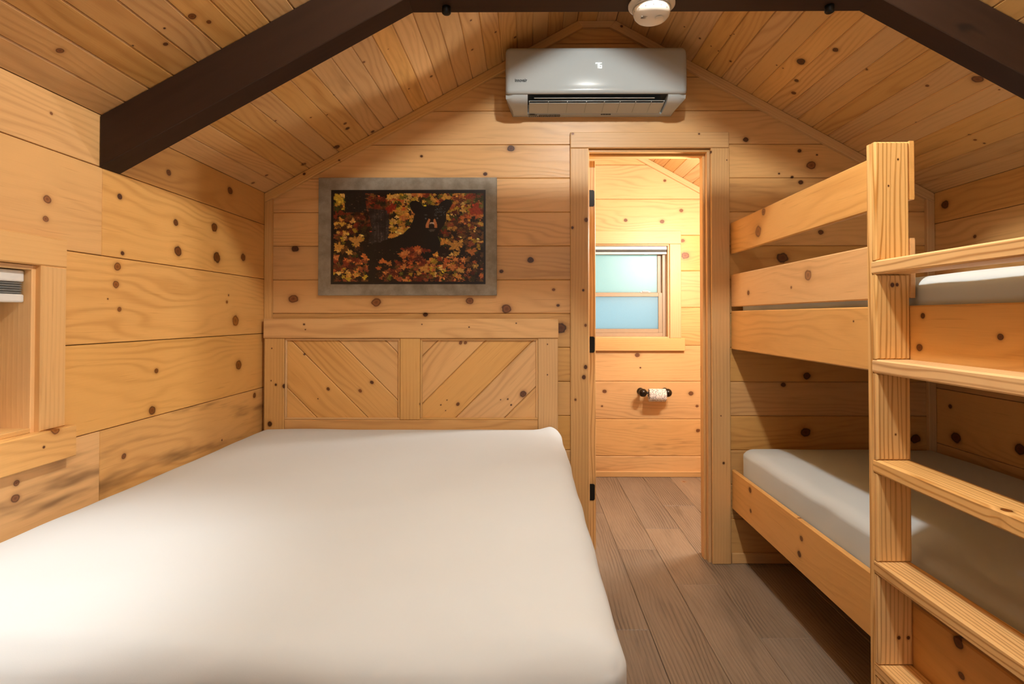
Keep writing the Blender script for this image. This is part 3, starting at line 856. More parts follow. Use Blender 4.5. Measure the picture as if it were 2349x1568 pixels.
lc_ = extrude_prof('end_cap', low, [(ax0+.001, .014, 0), (ax0+.036, 0, 0), (ox0, 0, 0)], acl, ac, taper=.034, tx=ax0+.001); autosmooth(lc_)
rc_ = extrude_prof('end_cap', low, [(ox1, 0, 0), (ax1-.036, 0, 0), (ax1-.001, .014, 0)], acl, ac, taper=-.034, tx=ax1-.001); autosmooth(rc_)
body = extrude_prof('rear_body', [(.001, 2.26), (.001, 2.190), (.040, 2.186), (.048, 2.192), (.052, 2.26)], [(ox0, 0, 0), (ox1, 0, 0)], acl, ac); autosmooth(body)
extrude_prof('air_outlet', [(.053, 2.255), (.053, 2.232), (.176, 2.2345), (.176, 2.237)], [(ox0+.001, 0, 0), (ox1-.001, 0, 0)], acd, ac, False)
# louvre: a shallow tray with ribs
bm = bmesh.new()
def tray(x0, x1, p0, z0, p1, z1, t):
    vs = [bm.verts.new((x, YB-p, z)) for x in (x0, x1) for p, z in ((p0, z0), (p1, z1), (p1, z1-t), (p0, z0-t))]
    for q in ((0,1,2,3),(7,6,5,4),(0,4,5,1),(1,5,6,2),(2,6,7,3),(3,7,4,0)): bm.faces.new([vs[i] for i in q])
tray(ox0+.006, ox1-.010, .146, 2.207, .050, 2.194, .003)
louv = bm_obj('louver', bm, acl, ac, doubles=False)
bm = bmesh.new(); tray(ox0+.006, ox1-.010, .1615, 2.2105, .1590, 2.2100, .002); bm_obj('louver_edge', bm, acw, louv, doubles=False)
bm = bmesh.new(); tray(ox0+.03, ox1-.06, .172, 2.2200, .1670, 2.2190, .002); bm_obj('louver_edge', bm, plain('grey_plastic', (.30, .29, .27), .4), louv, doubles=False)
for i, x in enumerate([ox0+.007] + [ox0+.007+.089*k for k in (1, 2, 3)] + [ox0+.012+.273+.073*k for k in (1, 2, 3, 4)] + [ox1-.014]):
    bm = bmesh.new(); tray(x, x+.0022, .161, 2.2085, .06, 2.1945, .0045); bm_obj('louver_rib', bm, acw, louv, doubles=False)

def text_obj(name, body_, size, loc, rot, mat, parent, extr=.0003, bold=False, xs=1.0):
    cu = bpy.data.curves.new(name, 'FONT'); cu.body = body_; cu.size = size; cu.extrude = extr; cu.align_x = 'CENTER'; cu.align_y = 'CENTER'
    if bold: cu.offset = size*.034
    tmp = bpy.data.objects.new('tmp_text', cu); COL.objects.link(tmp)
    bpy.context.view_layer.update()
    dg = bpy.context.evaluated_depsgraph_get()
    me = bpy.data.meshes.new_from_object(tmp.evaluated_get(dg))
    bpy.data.objects.remove(tmp); bpy.data.curves.remove(cu)
    me.name = name; me.materials.clear(); me.materials.append(mat)
    o = link(name, me, parent)
    o.location = loc; o.rotation_euler = rot; o.scale = (xs, 1, 1)
    return o
led = plain('led_white', (.9, .9, .85), .4, emit=(1, .98, .92), estr=1.6)
text_obj('logo_lettering', 'innovair', .0205, (-.026, YB-.2042, 2.288), (math.pi/2, 0, 0), ink, ac, .0006, True, .84)
def seven_seg(ch, x, z, h):
    w, t = h*.50, h*.085
    S = {'a': (0, w, h-t, h), 'b': (w-t, w, h/2, h), 'c': (w-t, w, 0, h/2), 'd': (0, w, 0, t), 'e': (0, t, 0, h/2), 'f': (0, t, h/2, h), 'g': (0, w, h/2-t/2, h/2+t/2)}
    on = {'7': 'abcf', '6': 'acdefg'}[ch]
    bm = bmesh.new()
    for s_ in on:
        a, b, c, d = S[s_]
        if ch == '7' and s_ == 'f': c = h*.80
        add_box(bm, x+a, x+b, YB-.2056, YB-.2040, z+c, z+d, .0004, 1)
    return bm_obj('display_digit', bm, led, ac, doubles=False)
seven_seg('7', .3175, 2.344, .0245); seven_seg('6', .3335, 2.344, .0245)
# printed label lines on the bottom edge and a small sticker text
bm = bmesh.new()
rl = random.Random(3)
for r in range(3):
    x = .010 + (.05 if r < 2 else 0)
    while x < .165:
        w = rl.uniform(.003, .010)
        tray(x, min(x+w, .168), .0440 - r*.0105, 2.1868+.00005, .0385 - r*.0105, 2.1868+.00005, .0009)
        x += w + .0018
tray(.010, .052, .044, 2.1868, .036, 2.1868, .0009)
tray(.016, .040, .049, 2.1878, .045, 2.1878, .0009)
bm_obj('warning_label', bm, ink, ac, doubles=False)
bm = bmesh.new()
for x_, w_ in ((.362, .006), (.3690, .004), (.3740, .007), (.3820, .004), (.3870, .008), (.3960, .005), (.4020, .008)): tray(x_, x_+w_, .0455, 2.1900, .0395, 2.1868, .0010)
bm_obj('small_print', bm, ink, ac, doubles=False)

# ------------------------------------------------------------------ picture of a bear among autumn leaves
def paint(W=330, H=194):
    rg = np.random.RandomState(11)
    img = np.zeros((H, W, 3)); img[:] = (26, 15, 8)
    yy, xx = np.mgrid[0:H, 0:W]
    U = lambda x: (x - 312)/1691*W
    V = lambda y: (y - 305)/995*H
    low = np.zeros((H, W))
    def noise2(n):
        a = rg.rand(n*6//10+2, n+2)
        gx = np.linspace(0, a.shape[1]-1.001, W); gy = np.linspace(0, a.shape[0]-1.001, H)
        x0 = gx.astype(int); y0 = gy.astype(int); fx_ = gx-x0; fy_ = (gy-y0)[:, None]
        A = a[y0][:, x0]; B = a[y0][:, x0+1]; C = a[y0+1][:, x0]; Dd = a[y0+1][:, x0+1]
        return (A*(1-fx_)+B*fx_)*(1-fy_) + (C*(1-fx_)+Dd*fx_)*fy_
    def inpoly(pts):
        pts = [(U(a), V(b)) for a, b in pts]
        m = np.zeros((H, W), bool)
        j = len(pts)-1
        for i in range(len(pts)):
            xi, yi = pts[i]; xj, yj = pts[j]
            c = ((yi > yy) != (yj > yy)) & (xx < (xj-xi)*(yy-yi)/(yj-yi+1e-9)+xi)
            m ^= c; j = i
        return m
    def leaf(cx, cy_, R, col, spiky=True):
        x0, x1 = int(max(0, cx-R-1)), int(min(W, cx+R+2)); y0, y1 = int(max(0, cy_-R-1)), int(min(H, cy_+R+2))
        if x1 <= x0 or y1 <= y0: return
        X = xx[y0:y1, x0:x1]-cx; Y = yy[y0:y1, x0:x1]-cy_
        th = np.arctan2(Y, X); r = np.hypot(X, Y*rg.uniform(1.0, 1.5))
        ph = rg.uniform(0, 6.28); k = rg.choice([2, 3, 5]) if spiky else 1
        lim = R*(.42+.58*np.abs(np.cos(k*th/2+ph))**.8)*(1+.16*np.cos(7*th+ph))*(.85+.3*rg.rand(*X.shape))
        mk = r < lim
        sh = 1+.05*np.sin((X*np.cos(ph)+Y*np.sin(ph))*.9)+.16*(rg.rand(*X.shape)-.5)+rg.uniform(-.1, .1)
        reg = img[y0:y1, x0:x1]
        reg[mk] = (np.array(col)[None, :]*sh[mk][:, None])
    YEL = [(205,160,72),(190,165,52),(214,172,90),(170,140,40),(196,140,60),(222,190,110)]
    RED = [(104,38,20),(126,48,26),(80,28,16),(140,74,44),(104,56,32)]
    BRN = [(70,40,18),(92,58,26),(50,26,12),(110,74,34),(46,40,16)]
    GRN = [(72,76,22),(50,58,18),(96,96,32)]
    ORG = [(190,110,52),(178,92,44),(204,132,70)]
    pick = lambda L: L[rg.randint(len(L))]
    def zone(n, x0, x1, y0, y1, pal, r0, r1):
        for _ in range(int(n*1.9)):
            leaf(U(rg.uniform(x0, x1)), V(rg.uniform(y0, y1)), rg.uniform(r0, r1)*.72, pick(pick(pal)))
    zone(150, 312, 2003, 305, 1300, [BRN, BRN, RED, GRN], 5, 13)
    zone(60, 930, 1260, 330, 800, [YEL, YEL, YEL, ORG], 6, 13)
    zone(45, 1000, 1700, 305, 470, [YEL, ORG, YEL, RED, GRN], 6, 13)
    zone(60, 1560, 2003, 305, 720, [YEL, YEL, GRN, RED, ORG], 6, 14)
    zone(30, 1850, 2003, 330, 480, [GRN, RED], 6, 11)
    zone(50, 1560, 2003, 640, 900, [BRN, RED, BRN, YEL], 5, 12)
    zone(60, 312, 930, 305, 760, [RED, BRN, RED, BRN], 6, 13)
    zone(14, 312, 480, 320, 480, [YEL, GRN], 5, 12)
    zone(18, 330, 640, 560, 980, [YEL, BRN], 6, 12)
    zone(16, 680, 900, 330, 480, [RED, RED, BRN], 6, 12)
    # trunk
    n = noise2(120); n_ = noise2(30)
    tr = inpoly([(700,470),(930,500),(940,640),(925,820),(870,860),(800,980),(640,1010),(700,860),(740,700)])
    streak = rg.rand(1, W)*.6 + rg.rand(H, W)*.4
    gcol = np.stack([26+150*streak**2*n_, 24+142*streak**2*n_, 25+146*streak**2*n_], -1)
    img[tr] = gcol[tr]
    bt = inpoly([(440,305),(670,305),(680,520),(440,520)])
    img[bt] = np.stack([14+22*streak]*3, -1)[bt]
    # dark ground behind the body
    dkp = inpoly([(640,880),(860,850),(1100,960),(1060,1080),(820,1120),(800,1300),(650,1300),(690,1080)])
    img[dkp] = np.stack([10+14*streak, 9+12*streak, 8+10*streak], -1)[dkp]
    # bear
    bear = [(780,960),(800,870),(900,825),(1000,800),(1100,755),(1165,690),(1205,610),(1225,545),(1180,480),(1165,425),(1190,392),(1240,385),(1290,412),(1325,450),(1400,437),(1490,442),(1525,402),(1585,370),(1638,385),(1645,430),(1615,485),(1582,525),(1578,610),(1555,665),(1505,725),(1482,785),(1515,860),(1570,920),(1690,960),(1770,900),(1800,880),(1790,960),(1740,1030),(1600,1040),(1400,1120),(1200,1060),(1050,1090),(820,1100),(740,1060)]
    bm_ = inpoly(bear)
    fur = 5+9*rg.rand(H, W)
    img[bm_] = np.stack([fur, fur*.95, fur*.95], -1)[bm_]
    def blob(x, y, rx, ry, col, soft=.5):
        d = np.hypot((xx-U(x))/(rx/1691*W), (yy-V(y))/(ry/995*H))
        a = np.clip((1-d)/soft, 0, 1)[..., None]
        img[:] = img*(1-a)+np.array(col)*a
    blob(1225, 440, 34, 34, (17, 15, 14)); blob(1595, 425, 30, 32, (17, 15, 14))
    blob(1510, 500, 60, 40, (30, 33, 36), 1); blob(1430, 510, 60, 30, (20, 20, 20), 1)
    for pts, c in (([(1385,585),(1402,600),(1385,650),(1385,690),(1352,690),(1350,660),(1365,625)], (200,132,84)), ([(1436,600),(1452,590),(1475,640),(1476,690),(1450,692),(1440,650)], (200,130,80)), ([(1392,650),(1400,632),(1440,632),(1450,650)], (212,190,172)), ([(1380,712),(1462,705),(1440,732),(1400,738)], (78,72,68))):
        mk = inpoly(pts); img[mk] = c
    blob(1415, 675, 36, 34, (8, 7, 7), .3); blob(1350, 588, 14, 12, (110, 120, 132), .7); blob(1480, 585, 14, 12, (116, 124, 134), .7)
    blob(1350, 548, 28, 10, (96, 96, 98), .9); blob(1460, 550, 28, 10, (84, 84, 86), .9)
    for _ in range(60):
        x, y = int(U(rg.uniform(1440, 1570))), int(V(rg.uniform(455, 560))); img[y, x:x+2] = rg.uniform(50, 120)*np.array((.9, .97, 1.05))
    # foreground leaves
    zone(55, 820, 1750, 1060, 1300, [RED, BRN, RED, ORG], 5, 12)
    zone(26, 1080, 1420, 920, 1130, [RED, RED, ORG], 6, 13)
    zone(24, 1400, 1700, 980, 1180, [ORG, YEL, BRN], 6, 12)
    zone(34, 1500, 2003, 1040, 1300, [BRN, RED, BRN, ORG], 5, 11)
    zone(20, 312, 690, 1010, 1180, [RED, RED, ORG], 6, 12)
    zone(22, 312, 690, 1130, 1300, [YEL, BRN, RED], 5, 11)
    zone(10, 900, 1700, 1180, 1300, [YEL, GRN], 5, 9)
    for (x, y, R, c) in ((1680,890,17,(202,150,70)),(1550,850,9,(196,140,60)),(570,840,15,(206,156,76)),(370,905,13,(196,150,66)),(370,370,14,(200,172,60)),(410,650,8,(200,160,64)),(1740,1170,9,(186,150,80)),(1910,1120,8,(188,150,70)),(1720,1240,8,(190,130,62)),(1970,650,7,(204,170,70)),(1870,960,12,(184,116,54)),(1910,490,16,(150,56,30)),(960,470,12,(150,44,24)),(530,615,7,(206,160,90)),(1340,1150,12,(200,146,70))):
        leaf(U(x), V(y), R, c)
    for _ in range(900):        # small loose strokes picking up the colour beneath
        x, y = rg.randint(2, W-6), rg.randint(2, H-6)
        if bm_[y, x] and y < V(930): continue
        c = img[y, x]*rg.uniform(.55, 1.5)+rg.uniform(-8, 10); a, b = rg.randint(1, 6), rg.randint(1, 4)
        img[y:y+b, x:x+a] = c
    for _ in range(230):        # light flecks of brushwork
        x, y = rg.randint(0, W), rg.randint(0, H)
        if bm_[y, x] and y < V(930): continue
        L = rg.randint(1, 4); img[y:y+1, x:x+L] = img[y:y+1, x:x+L]*.4+np.array((190, 150, 120))*.6
    # faint signature scribble at the lower right
    for i in range(26):
        x = int(U(1750)+i*1.5); y = int(V(1240)+1.8*math.sin(i*1.9)); img[max(0, y-1):y+1, x:x+1] *= .35
    img = np.clip(img*1.0, 0, 255)/255.0
    lin = np.where(img <= .04045, img/12.92, ((img+.055)/1.055)**2.4)
    return lin
pic = empty('picture', (.0, YB, 1.31), 'unframed print of a black bear among autumn leaves with mottled grey border', 'picture')
sP = (YB-.02)/F
PXv = lambda x: (x-1208)*sP
PZv = lambda y: 1.2-(y-727)*sP
pc0, pc1, pz0, pz1 = PXv(728), PXv(1139.5), PZv(677), PZv(405.5)
def mat_board():
    m = bpy.data.materials.new('mottled_grey_board'); t = NT(m)
    P = t.new('ShaderNodeTexCoord').outputs['Object']
    n = t.noise(P, 14.0, 5.0, .62)
    t.L.new(t.mix(t.smooth(n, .3, .7), (0.215, 0.190, 0.145, 1), (0.350, 0.320, 0.260, 1)), t.bsdf.inputs['Base Color'])
    t.bsdf.inputs['Roughness'].default_value = .6
    return m
box('backing_board', (pc0, pc1, YB-.021, YB-.001, pz0, pz1), mat_board(), pic, .0015, 1)
box('black_border', (PXv(757.7), PXv(1113.7), YB-.0222, YB-.0205, PZv(651.4), PZv(434.3)), plain('black_print', (.008, .006, .006), .35), pic)
def print_mat():
    m = bpy.data.materials.new('leaf_print'); t = NT(m)
    a = t.new('ShaderNodeAttribute', attribute_name='paint')
    t.L.new(a.outputs['Color'], t.bsdf.inputs['Base Color']); t.bsdf.inputs['Roughness'].default_value = .32
    return m
arr = paint(); H_, W_ = arr.shape[:2]
qx0, qx1, qz0, qz1 = PXv(763.5), PXv(1108.8), PZv(645.5), PZv(442.2)
vx = np.linspace(qx0, qx1, W_); vz = np.linspace(qz1, qz0, H_)
gx_, gz_ = np.meshgrid(vx, vz)
co = np.stack([gx_, np.full_like(gx_, YB-.0226), gz_], -1).reshape(-1, 3)
idx = np.arange(H_*W_).reshape(H_, W_)
quads = np.stack([idx[:-1, :-1], idx[1:, :-1], idx[1:, 1:], idx[:-1, 1:]], -1).reshape(-1, 4)
me = bpy.data.meshes.new('painted_print'); me.from_pydata(co.tolist(), [], quads.tolist()); me.update()
at = me.attributes.new('paint', 'FLOAT_COLOR', 'POINT')
rgba = np.concatenate([arr.reshape(-1, 3), np.ones((H_*W_, 1))], 1).astype(np.float32)
at.data.foreach_set('color', rgba.ravel())
me.materials.append(print_mat())
link('painted_print', me, pic)

# ------------------------------------------------------------------ double bed
HF = 2.745                                     # headboard front face
sH = HF/F
bed = empty('bed_frame', (-.56, 1.8, 0), 'pine bed frame with chevron-panelled headboard against the back wall', 'bed frame')
hx0, hx1 = -1.272, .152
zt, zr_, zb = 1.192, 1.097, .703
hk = []
def hb(name, x0, x1, z0, z1, grain, y0=HF, y1=HF+.03, **kw):
    r = wbox(name, (x0, x1, y0, y1, z0, z1), grain, 'pine' if grain == 'x' else 'trim', bed, .003, **kw); hk.append(r); return r
hb('top_rail', hx0-.004, hx1+.002, zr_+.0005, zt, 'x', HF-.004, bright=1.03, stain=.0)
sw = .097
for (x0, x1) in ((hx0, hx0+sw), (-.613, -.516), (hx1-sw, hx1)):
    hb('stile', x0, x1, .05 if abs(x0+.613) > .01 else zb+.0005, zr_, 'z', bright=.97, stain=.05)
hb('bottom_rail', hx0+sw+.0005, hx1-sw-.0005, .58, zb, 'x', HF+.002, bright=1.0, stain=0)
YPn = HF + .016                                # panel face behind the frame
def chevron(x0, x1, down, cuts):
    recs = []
    lims = [-99] + cuts + [99]
    d = Vector((1, 0, -1)) if down else Vector((1, 0, 1))
    M = frame((0, YPn, 0), d, Vector((-d.z, 0, d.x)))
    Mi = M.inverted()
    for lo, hi in zip(lims, lims[1:]):
        pl = [(x0, zb-.01), (x1, zb-.01), (x1, zr_+.01), (x0, zr_+.01)]
        sgn = 1 if down else -1                # coordinate X + Z (down) or X - Z (up)
        pl = clip(pl, 1, sgn, hi-.0008); pl = clip(pl, -1, -sgn, -lo-.0008)
        if len(pl) < 3: continue
        loc = [(Mi @ Vector((p[0], YPn, p[1]))) for p in pl]
        recs.append(plank([(q.x, q.y) for q in loc], M, .012, .004, 'pine', bed, 'panel_plank', bright=random.uniform(.97, 1.06), stain=random.choice([0, .1])))
    return recs
hk += chevron(hx0+sw-.005, -.613+.005, True, [-.3095, -.0606, .170, .399])
hk += chevron(-.516-.005, hx1-sw+.005, False, [-1.518, -1.286, -1.055, -.817])
for a, b in ((hx0+sw, -.613), (-.516, hx1-sw)):   # slim bead around each panel
    M0 = .010
    wbox('panel_bead', (a+.0003, b-.0003, HF+.006, YPn-.0005, zr_-M0, zr_-.0003), 'x', 'trim', bed, .002, stain=0)
    wbox('panel_bead', (a+.0003, b-.0003, HF+.006, YPn-.0005, zb+.0003, zb+M0), 'x', 'trim', bed, .002, stain=0)
    wbox('panel_bead', (a+.0003, a+M0, HF+.006, YPn-.0005, zb+M0+.0003, zr_-M0-.0003), 'z', 'trim', bed, .002, stain=0)
    wbox('panel_bead', (b-M0, b-.0003, HF+.006, YPn-.0005, zb+M0+.0003, zr_-M0-.0003), 'z', 'trim', bed, .002, stain=0)
add_knots(hk, [(167,705,10,1),(365,485,8,.9),(540,738,14,.7),(775,752,15,.4),(860,690,15,.9),(228,715,16,1),(465,810,5,.9),(1490,850,15,.7),(1968,775,28,.8),(1880,855,7,.9),(1855,813,7,.9),(1803,817,5,.9),(1410,820,5,.9),(1365,855,6,.9),(1400,897,4,.9),(1510,400,14,.4),(1545,400,14,.4),(1220,845,9,1),(375,265,8,1),(385,303,5,1),(1232,265,5,1),(1575,285,6,1),(1918,257,5,1),(2145,410,5,1),(2145,632,5,1),(138,440,5,1),(133,675,5,1),(123,990,20,1)], (0,HF,0), (0,-1,0), 3.174, (580,660))
wbox('side_rail', (.085, .123, .90, HF-.002, .22, .42), 'y', 'pine', bed, stain=0)
wbox('side_rail', (XL+.03, XL+.068, .90, HF-.002, .22, .42), 'y', 'pine', bed, stain=0)
wbox('foot_rail', (XL+.03, .123, .862, .898, .22, .42), 'x', 'pine', bed, stain=0)
for x, y in ((XL+.03, .90), (.06, .90), (XL+.03, 1.8), (.06, 1.8)):
    wbox('leg', (x+.04 if x < -1 else x-.04, x+.10 if x < -1 else x+.02, y+.002, y+.06, 0, .42), 'z', 'lumber', bed, stain=0)
wbox('platform', (XL+.03, .123, .862, HF-.002, .421, .44), 'y', 'trim', bed, stain=0)

def fabric(name, col, rough=.85):
    m = bpy.data.materials.new(name); t = NT(m)
    P = t.new('ShaderNodeTexCoord').outputs['Object']
    n = t.noise(P, 5.0, 3.0); nf = t.noise(P, 700.0, 2.0)
    t.L.new(t.mix(n, tuple(c*.965 for c in col) + (1,), (*col, 1)), t.bsdf.inputs['Base Color'])
    t.bsdf.inputs['Roughness'].default_value = rough
    t.bsdf.inputs['Specular IOR Level'].default_value = .2
    t.bsdf.inputs['Sheen Weight'].default_value = .08
    bn = t.new('ShaderNodeBump'); bn.inputs['Strength'].default_value = .06; bn.inputs['Distance'].default_value = .001
    t.L.new(nf, bn.inputs['Height']); t.L.new(bn.outputs[0], t.bsdf.inputs['Normal'])
    return m

def soft_box(name, b, r, mat, disp, step=.035):
    x0, x1, y0, y1, z0, z1 = b
    def coords(lo, hi):
        n = max(2, int((hi-lo-2*r)/step))
        e_ = [r*(1-math.cos(math.pi/2*i/5)) * .999 for i in range(5)]
        e_ = [r*i/6 for i in range(6)]
        return [lo+q for q in e_] + [lo+r+(hi-lo-2*r)*i/n for i in range(n+1)] + [hi-q for q in reversed(e_)]
    cx_, cy_, cz_ = coords(x0, x1), coords(y0, y1), coords(z0, z1)
    bm = bmesh.new(); vd = {}
    lo = Vector((x0+r, y0+r, z0+r)); hi = Vector((x1-r, y1-r, z1-r))
    ct = Vector(((x0+x1)/2, (y0+y1)/2, z0))
    def V_(p):
        key = (round(p[0], 5), round(p[1], 5), round(p[2], 5))
        if key in vd: return vd[key]
        P = Vector(p)
        c = Vector([min(max(P[i], lo[i]), hi[i]) for i in range(3)])
        d = P - c
        nrm = d.normalized() if d.length > 1e-9 else Vector((0, 0, 1))
        q = c + nrm*r
        q = q + disp(q, nrm)
        vd[key] = bm.verts.new(q - ct)
        return vd[key]
    def grid(A, B, f):
        for a0, a1 in zip(A, A[1:]):
            for b0, b1 in zip(B, B[1:]):
                try: bm.faces.new((V_(f(a0, b0)), V_(f(a1, b0)), V_(f(a1, b1)), V_(f(a0, b1))))
                except ValueError: pass
    for zz in (z0, z1): grid(cx_, cy_, lambda a, b_: (a, b_, zz))
    for yy_ in (y0, y1): grid(cx_, cz_, lambda a, b_: (a, yy_, b_))
    for xx_ in (x0, x1): grid(cy_, cz_, lambda a, b_: (xx_, a, b_))
    o = bm_obj(name, bm, mat, None, True)
    o.location = ct
    return o
def smst(a, b, x):
    t = min(max((x-a)/(b-a), 0), 1); return t*t*(3-2*t)
MX0, MX1, MY0, MY1, MZ0, MZ1 = XL+.004, .168, .884, HF-.006, .442, .688
def disp_bed(q, n):
    z = 0.0
    if n.z > .3:
        w = n.z
        ex = min(q.x-MX0, MX1-q.x); ey = min(q.y-MY0, MY1-q.y)
        z += -.020*(1-smst(0, .22, min(ex, ey)))*w
        z += .006*mnoise.noise((q.x*2.1, q.y*1.7, 1.0))*w
        # wrinkles near the foot of the bed
        nf = 1-smst(.0, .30, q.y-MY0)
        z += .013*nf*mnoise.noise((q.x*3.2+3, (q.y+q.x*.25)*11, 4.0))*w + .004*nf*mnoise.noise((q.x*9, (q.y-q.x*.3)*26, 9.0))*w
        z += .0035*mnoise.noise(((q.x+q.y*.4)*1.4, (q.y-q.x*.5)*6.5, 2.0))*w
        # pulled-up far right corner
        z += .020*math.exp(-(((q.x-MX1+.045)/.05)**2+((q.y-MY1+.04)/.06)**2))
    side = 1-abs(n.z)
    d = Vector((0, 0, z))
    if side > .2 and n.y < .5:
        d += n*(.006*mnoise.noise((q.x*7, q.y*5, q.z*9)))*side*(0 if n.x < -.2 else 1)
    return d
sheet = fabric('white_sheet', (0.61, 0.66, 0.69))
m1 = soft_box('mattress', (MX0, MX1, MY0, MY1, MZ0, MZ1), .075, sheet, disp_bed, .03)
tag(m1, 'large double mattress in a plain white fitted sheet below the headboard', 'mattress')

# ------------------------------------------------------------------ bunk bed with ladder
bunk = empty('bunk_bed', (1.5, 1.8, 0), 'built-in pine bunk bed with ladder along the right wall', 'bunk bed')
RX, RT = 1.000, .019                            # rail face toward the aisle, thickness
BY0 = .86                                       # near end of the bunk
bk = []
def rail(name, y0, z0, z1, **kw):
    r = wbox(name, (RX, RX+RT, y0, YB-.016, z0, z1), 'y', 'pine', bunk, .004, **kw); bk.append(r); return r
rail('guard_rail', 1.489, 1.508, 1.662, bright=1.06, stain=0)
rail('guard_rail', 1.489, 1.250, 1.407, bright=1.06, stain=0)
rail('side_rail', BY0, 1.044, 1.230, bright=1.04, stain=.1)
rail('side_rail', BY0, .268, .458, bright=1.04, stain=.1)
nX = (-1, 0, 0)
add_knots(bk, [(312,520,28,.35),(278,645,46,.15),(598,925,46,.15),(490,1005,11,.4),(215,1040,20,.5),(890,1222,8,.9),(1335,1187,24,.9),(1833,1322,27,.9),(1313,1390,30,.7)], (RX,0,0), nX, 2.8, (1640,300))
add_knots(bk, [(160,683,16,.7),(163,778,11,.7),(395,905,15,.5),(405,835,6,.9),(385,975,18,.9),(375,805,9,.6),(1110,1378,34,.8),(1125,1530,22,.7)], (RX,0,0), nX, 1.99, (1640,780))
PX0, PX1 = .911, .9995
ZRUNG = [1.330, 1.0715, .810, .547, .282, .04]
RH = .036
lk = []
def ladder_post(y_strip0, y_strip1, yb0, yb1):
    lk.append(wbox('ladder_post', (PX0, PX1, y_strip0, y_strip1, 0.0, 1.659), 'z', 'lumber', bunk, .0025, bright=1.05, stain=0))
    edges = [1.659] + [z_ for zc_ in ZRUNG for z_ in (zc_+RH/2+.0008, zc_-RH/2-.0008)] + [0.0]
    for a, b in zip(edges[0::2], edges[1::2]):
        if a - b > .03: lk.append(wbox('ladder_block', (PX0+.0005, PX1, yb0, yb1, b, a), 'z', 'lumber', bunk, .0035, bright=random.uniform(1.0, 1.07), stain=0))
ladder_post(1.505, 1.524, 1.486, 1.5048)
ladder_post(.905, .924, .9242, .943)
for zc_ in ZRUNG:
    if zc_ > .05: lk.append(wbox('ladder_rung', (PX0, PX1, .9245, 1.5046, zc_-RH/2, zc_+RH/2), 'y', 'lumber', bunk, .004, bright=1.08, stain=0))
add_knots(lk, [(1140,990,16,.9),(1170,988,12,.9),(1115,353,4,.9),(1176,183,3,.9)], (0,1.486,0), (0,-1,0), 2.8, (1640,300))
add_knots(lk, [(840,1357,9,.9),(883,1357,9,.9),(825,430,4,.6)], (0,1.486,0), (0,-1,0), 1.99, (1640,780))
P_, mpp = px_hit(2292, 1189, (PX0, 0, 0), nX)
for r in lk:                                     # the big knot on the third rung
    if r[0].name.startswith('ladder_rung'):
        l = r[3].inverted() @ P_
        if abs(l.x) < .3 and abs((r[3] @ Vector((0, 0, 0))).z - P_.z) < .03: r[2].append((l.x, -.03, .012, .55))
for (z_) in (1.130, .385):                       # platforms and hidden cleats
    wbox('platform', (RX+RT+.001, XR-.004, BY0, YB-.017, z_, z_+.018), 'y', 'trim', bunk, .001, stain=0)
    wbox('cleat', (XR-.042, XR-.004, BY0, YB-.017, z_-.09, z_-.001), 'y', 'lumber', bunk, .002, stain=0)
    wbox('cleat', (RX+RT+.001, XR-.045, YB-.055, YB-.017, z_-.09, z_-.001), 'x', 'lumber', bunk, .002, stain=0)
wbox('end_post', (RX+RT+.001, RX+RT+.09, BY0, BY0+.038, 0, 1.129), 'z', 'lumber', bunk, .002, stain=0)
wbox('end_post', (XR-.09, XR-.043, BY0, BY0+.038, 0, 1.129), 'z', 'lumber', bunk, .002, stain=0)

def bunk_mattress(z0, z1, label, seed, mat):
    b = (RX+RT+.006, XR-.05, BY0+.048, YB-.06, z0, z1)
    def disp(q, n):
        z = 0
        if n.z > .3:
            ex = min(q.x-b[0], b[1]-q.x); ey = min(q.y-b[2], b[3]-q.y)
            z = (-.014*(1-smst(0, .2, min(ex, ey))) + .007*mnoise.noise((q.x*3, q.y*2.2, seed)))*n.z
        side = 1-abs(n.z)
        return Vector((0, 0, z)) + n*(.007*side*mnoise.noise((q.x*5, q.y*6+q.z*7, seed+2)))
    o = soft_box('mattress', b, .05, mat, disp, .035)
    tag(o, label, 'mattress', 'bunk mattresses')
    return o
pale = fabric('pale_grey_sheet', (0.58, 0.645, 0.675))
bunk_mattress(.404, .588, 'bunk mattress in a pale grey fitted sheet on the lower bunk', 3.0, pale)
bunk_mattress(1.149, 1.322, 'bunk mattress in a pale grey fitted sheet on the upper bunk behind guard rails', 8.0, pale)

# ------------------------------------------------------------------ toilet paper on the bathroom wall
sB = YBB/F
hxl, hxr, hz = (1468-1208)*YBB/F, (1523.5-1208)*YBB/F, 1.2-(896-727)*YBB/F
bronze = plain('dark_bronze', (0.020, 0.012, 0.007), 0.22, 0.3, var=.15)
HY = YBB - .085
hd = empty('toilet_paper_holder', ((hxl+hxr)/2, YBB, hz), 'dark bronze toilet paper holder with two ball knobs on the bathroom wall', 'holder')
for X, s in ((hxl, 1), (hxr, -1)):
    bm = bmesh.new()
    R = .031
    prof = [(R*math.sin(math.pi*i/16), -R*math.cos(math.pi*i/16)) for i in range(17)]
    lathe(bm, prof, Matrix.Translation((X, HY-.01, hz)), 24)
    kb = bm_obj('knob', bm, bronze, hd, True)
    bm = bmesh.new()
    lathe(bm, [(.012, .02), (.010, .05), (.014, .066), (.026, .078), (.026, .0846), (0, .0846)], axis_mat(Vector((X, HY, hz)), (0, 1, 0)), 20)
    bm_obj('wall_mount', bm, bronze, hd, True)
bm = bmesh.new(); lathe(bm, [(.0065, 0), (.0065, hxr-hxl-.05)], axis_mat(Vector((hxl+.025, HY, hz)), (1, 0, 0)), 14)
bm_obj('spindle', bm, bronze, hd, True)
